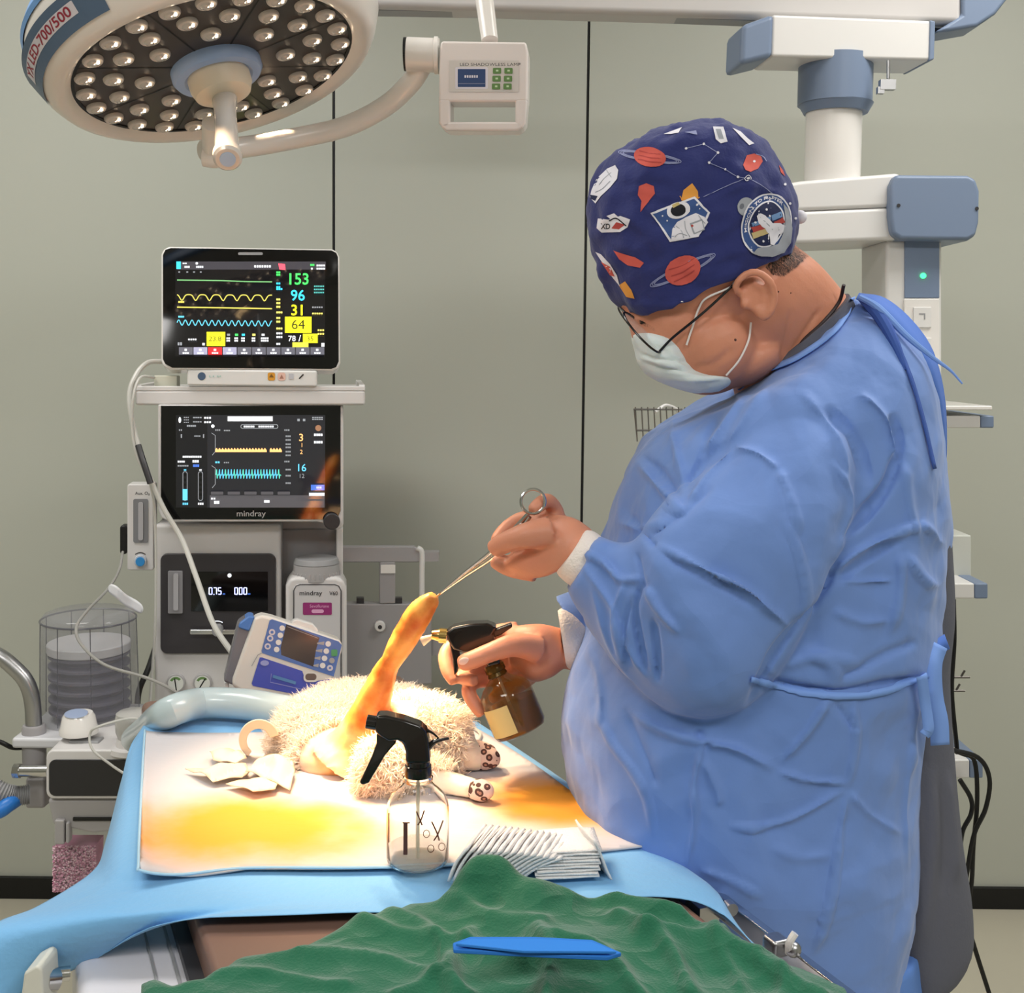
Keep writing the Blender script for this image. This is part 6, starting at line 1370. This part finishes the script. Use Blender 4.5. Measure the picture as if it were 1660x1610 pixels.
GW.loft([(1150, 690, 1340, 640, 1.55, .08), (1110, 800, 1300, 780, 1.61, .08), (1060, 900, 1240, 930, 1.62, .08), (1010, 960, 1180, 1080, 1.60, .07), (960, 960, 1080, 1130, 1.57, .06), (940, 960, 990, 1090, 1.54, .05), (915, 965, 960, 1060, 1.53, .045), (900, 968, 948, 1040, 1.525, .042)], 40, 40)
gm = remeshed(GW, .0031, 3)
def C3(*pts): return [(860 + x / 1.594, 600 + y / 1.594) for x, y in pts]
GF = [(C3((330, 455), (400, 490), (480, 530), (560, 570), (620, 620), (680, 675)), 6, .007), (C3((340, 475), (420, 520), (500, 555), (590, 620)), 7, -.004),
      (C3((245, 545), (215, 640), (245, 780)), 5, .006), (C3((290, 545), (270, 640), (300, 790)), 5, -.009), (C3((262, 580), (240, 680), (262, 770)), 4, -.006), (C3((300, 560), (330, 620), (385, 685)), 6, .008), (C3((315, 640), (325, 720), (330, 810)), 5, -.007), (C3((180, 490), (230, 540), (290, 540)), 5, .006), (C3((100, 480), (170, 490), (240, 560)), 5, .005), (C3((130, 500), (200, 600), (240, 700), (300, 800)), 6, .005), (C3((150, 540), (190, 680), (250, 790), (340, 870), (430, 895)), 6, .004), (C3((280, 470), (290, 530), (300, 570)), 5, -.006),
      (C3((560, 880), (600, 800), (660, 700), (700, 640), (740, 590), (775, 530), (800, 450)), 7, -.010), (C3((680, 675), (705, 590), (690, 480), (650, 370)), 6, .005), (C3((800, 440), (870, 370), (930, 290), (955, 200), (940, 110)), 8, -.011), (C3((770, 530), (850, 470), (930, 430), (1000, 395)), 6, .007), (C3((790, 545), (870, 490), (960, 440)), 6, -.005),
      (C3((780, 230), (830, 330), (800, 440), (770, 520)), 8, .006), (C3((850, 50), (925, 130), (950, 250)), 8, .007), (C3((700, 60), (790, 160), (830, 290)), 9, .005), (C3((760, 90), (840, 180), (880, 300)), 9, -.005), (C3((640, 250), (670, 330), (690, 430)), 7, .005), (C3((520, 195), (590, 215), (640, 255)), 6, .006), (C3((520, 195), (460, 265), (410, 350)), 6, .006), (C3((500, 185), (440, 240), (400, 320)), 7, -.004),
      (C3((270, 230), (320, 290), (360, 330), (400, 380)), 6, .007), (C3((290, 220), (340, 270), (390, 330)), 6, -.005), (C3((360, 90), (372, 190), (400, 300)), 7, .006), (C3((480, 100), (450, 180), (430, 250), (400, 320)), 7, -.004), (C3((560, 60), (500, 130), (440, 210)), 8, .006), (C3((620, 30), (560, 120), (500, 190)), 9, .005), (C3((210, 390), (290, 410), (370, 400)), 6, .004), (C3((230, 350), (310, 440), (330, 460)), 6, -.004), (C3((340, 340), (380, 370), (420, 345)), 5, .003), (C3((300, 450), (400, 370), (470, 300)), 8, -.003),
      (C3((950, 470), (955, 560), (930, 690)), 7, .006), (C3((800, 545), (870, 548), (940, 545)), 5, .004), (C3((1000, 395), (1040, 420), (1080, 460)), 7, .006), (C3((960, 470), (1010, 540), (1070, 560)), 8, .005), (C3((780, 620), (850, 650), (930, 650)), 8, .004), (C3((960, 230), (975, 340), (1000, 450)), 8, .004),
      (C3((590, 790), (680, 815), (780, 825), (880, 815), (960, 800), (1010, 785)), 7, -.009), (C3((780, 800), (850, 770), (950, 720), (1000, 700)), 8, -.005), (C3((700, 720), (770, 760), (800, 810)), 9, .004), (C3((640, 770), (740, 740), (860, 760)), 9, .004),
      (C3((450, 950), (425, 1060), (425, 1160), (405, 1290)), 5, .006), (C3((430, 930), (445, 960), (470, 975)), 8, -.005), (C3((250, 880), (340, 930), (440, 960), (540, 985), (640, 1040)), 7, .007), (C3((640, 1040), (720, 1062), (820, 1070)), 5, .006), (C3((820, 1080), (700, 1150), (600, 1180), (510, 1178)), 5, .006), (C3((820, 1085), (790, 1250), (765, 1400), (730, 1520)), 5, .006), (C3((770, 850), (720, 930), (650, 1020)), 6, .006), (C3((835, 850), (838, 960), (820, 1080)), 5, .006), (C3((780, 850), (815, 900), (835, 930)), 5, -.004),
      (C3((175, 880), (210, 960), (270, 1040), (305, 1110), (320, 1210)), 6, .006), (C3((160, 700), (180, 830), (180, 930)), 6, .005), (C3((240, 870), (300, 1000), (330, 1080)), 8, -.004), (C3((440, 1000), (480, 1080), (490, 1130)), 8, .004), (C3((990, 800), (985, 950), (975, 1100), (970, 1300)), 6, .004), (C3((820, 1090), (880, 1150), (960, 1200)), 6, .004), (C3((430, 1290), (520, 1320), (600, 1360)), 8, .004), (C3((620, 1230), (700, 1260), (780, 1250)), 9, .003)]
folds(gm, [(p_, w_, a_ * .7) for p_, w_, a_ in GF]); folds(gm, [(p_, w_ * .55, a_ * .6) for p_, w_, a_ in GF], sharp=True); crumple(gm, .004, 4.5, 2, 2, False, (1, 1, .6)); creases(gm, .010, 4.5, 9, 4, (1, 1, .6)); creases(gm, .0026, 12, 10, 9)
gm.materials.append(m_gown); gown = link('surgical_gown', gm, per, ang=180); gown['label'] = 'blue long-sleeved surgical gown with waist tie'
GB = BVHTree.FromPolygons([v.co.copy() for v in gm.vertices], [tuple(p.vertices) for p in gm.polygons])
def ongown(x, y, off=.003, dflt=1.3):
    h = GB.ray_cast(CO, ray(x, y).normalized()); return h[0] + h[1] * off if h[0] is not None and h[0].y < 1.75 else PY(x, y, dflt)
def ribbon(pts, w, name, m, parent, n=40, off=.003, dflt=1.36, twist=0):
    q = cr(pts, n); P = []; 
    o = offset_line([tuple(p) for p in q], w); k = len(q)
    mb = MB(); mb.add([ongown(x, y, off, dflt) for x, y in o], [(i, i + 1, 2 * k - 2 - i, 2 * k - 1 - i) for i in range(k - 1)]); ob = mb.build(name, m, parent, ang=180); thick(ob, .0012, 1); return ob
m_tie = mat('tie_blue', (122, 160, 230), .75)
ribbon([(1216, 1100), (1260, 1112), (1310, 1124), (1370, 1128), (1430, 1122), (1500, 1094)], 9, 'waist_tie', m_tie, gown)
def ribfree(pts, w, name, m, parent):
    mb = MB(); mb.strip([V(p) for p in cr([tuple(PY(*p)) for p in pts], 24)], (w, V((0, -1, .0)))); ob = mb.build(name, m, parent, ang=180); thick(ob, .001, 0); return ob
ribfree([(1494, 1096, 1.26), (1500, 1140, 1.27), (1505, 1180, 1.27), (1498, 1192, 1.27)], .012, 'waist_tie', m_tie, gown)
ribfree([(1522, 1045, 1.30), (1512, 1080, 1.29), (1514, 1130, 1.29), (1522, 1170, 1.29), (1524, 1208, 1.29)], .021, 'waist_tie', m_tie, gown)
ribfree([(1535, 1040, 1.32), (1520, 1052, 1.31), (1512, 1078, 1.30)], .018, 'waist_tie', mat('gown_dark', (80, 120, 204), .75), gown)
# collar binding, back flap and neck ties
ribbon([(1384, 486), (1372, 516), (1340, 552), (1290, 585), (1240, 606), (1196, 634)], 8, 'collar', m_tie, gown, off=.004)
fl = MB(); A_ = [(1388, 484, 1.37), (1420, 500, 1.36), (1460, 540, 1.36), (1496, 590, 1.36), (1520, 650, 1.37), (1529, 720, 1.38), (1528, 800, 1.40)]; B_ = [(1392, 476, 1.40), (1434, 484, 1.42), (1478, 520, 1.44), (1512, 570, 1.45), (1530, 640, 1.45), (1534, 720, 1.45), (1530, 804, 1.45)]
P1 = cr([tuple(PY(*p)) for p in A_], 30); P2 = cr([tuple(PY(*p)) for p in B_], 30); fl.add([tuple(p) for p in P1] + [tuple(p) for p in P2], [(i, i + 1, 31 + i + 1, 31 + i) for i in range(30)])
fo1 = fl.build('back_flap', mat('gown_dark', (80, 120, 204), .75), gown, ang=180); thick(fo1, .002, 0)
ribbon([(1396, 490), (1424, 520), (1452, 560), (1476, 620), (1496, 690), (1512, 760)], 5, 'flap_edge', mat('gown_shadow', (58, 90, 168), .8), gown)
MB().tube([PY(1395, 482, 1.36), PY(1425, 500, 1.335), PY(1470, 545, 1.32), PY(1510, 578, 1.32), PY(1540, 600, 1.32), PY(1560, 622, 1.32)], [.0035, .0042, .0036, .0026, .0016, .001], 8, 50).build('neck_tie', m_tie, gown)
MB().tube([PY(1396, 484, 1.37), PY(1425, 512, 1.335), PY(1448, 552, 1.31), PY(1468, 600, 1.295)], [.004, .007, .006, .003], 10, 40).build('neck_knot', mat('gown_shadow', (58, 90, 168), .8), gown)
# white knitted cuffs
m_cuff = mat('cuff_knit', (236, 226, 220), .85, bump=.3, bscale=300)
q = MB(); q.loft([(988, 884, 936, 958, 1.312, .026), (970, 866, 912, 940, 1.316, .032), (952, 858, 903, 930, 1.320, .031), (946, 860, 902, 924, 1.321, .029)], 18, 40); q.build('cuff', m_cuff, gown)
q = MB(); q.loft([(952, 1000, 952, 1082, 1.515, .036), (928, 990, 938, 1088, 1.505, .036), (912, 986, 926, 1086, 1.50, .033), (904, 990, 918, 1082, 1.498, .030)], 16, 40); q.build('cuff', m_cuff, gown)
# grey undershirt at the collar, grey tunic behind, trousers, shoes
m_tun = mat('tunic_grey', (92, 94, 106), .85, bump=.1, bscale=200)
q = MB(); q.loft([(1218, 602, 1374, 474, 1.425, .080), (1200, 630, 1384, 490, 1.43, .086), (1190, 680, 1410, 540, 1.44, .10)], 16, 48); q.build('undershirt', m_tun, per)
q = MB(); q.loft([(1380, 760, 1533, 740, 1.47, .12), (1370, 880, 1541, 860, 1.47, .13), (1370, 1000, 1541, 960, 1.47, .13), (1350, 1100, 1532, 1060, 1.47, .135), (1340, 1200, 1546, 1190, 1.47, .14), (1340, 1310, 1560, 1310, 1.47, .145), (1340, 1440, 1572, 1420, 1.47, .148), (1400, 1560, 1545, 1478, 1.46, .13), (1440, 1575, 1500, 1530, 1.46, .10)], 40, 48, p=2.4); tm = q.mesh('t')
bmx = bmesh.new(); bmx.from_mesh(tm); bmesh.ops.recalc_face_normals(bmx, faces=bmx.faces); bmesh.ops.triangulate(bmx, faces=[f for f in bmx.faces if len(f.verts) > 4]); bmesh.ops.subdivide_edges(bmx, edges=bmx.edges, cuts=1, use_grid_fill=True); bmx.to_mesh(tm); bmx.free()
folds(tm, [([(1510, 1240), (1515, 1350), (1505, 1450), (1490, 1530)], 9, .006), ([(1535, 1250), (1545, 1350), (1550, 1430)], 8, .005), ([(1525, 1250), (1532, 1360), (1528, 1450)], 8, -.005)]); tm.materials.append(m_tun); link('tunic', tm, per, ang=180)
m_tr = mat('trouser_blue', (96, 138, 212), .8, bump=.1, bscale=60)
q = MB()
for hp, fx in ((hipN, 0), (hipF, -.02)):
    x, y = hp.x + fx, hp.y; q.tube([V((x + .02, y, .74)), V((x + .03, y, .62)), V((x + .03, y, .44)), V((x + .03, y, .26)), V((x + .02, y, .08))], [.105, .105, .10, .085, .075], 28, 40)
tr_ = remeshed(q, .006, 3); crumple(tr_, .003, 9, 3, 3); tr_.materials.append(m_tr); link('trousers', tr_, per, ang=180)
q = MB()
for hp, fx in ((hipN, 0), (hipF, -.02)):
    x, y = hp.x + fx, hp.y; q.tube([V((x + .075, y, .045)), V((x + .02, y, .05)), V((x - .08, y, .045)), V((x - .17, y, .036)), V((x - .185, y, .034))], [.036, .045, .045, .036, .018], 20)
q.build('shoe', mat('shoe_white', (214, 212, 206), .5), per)
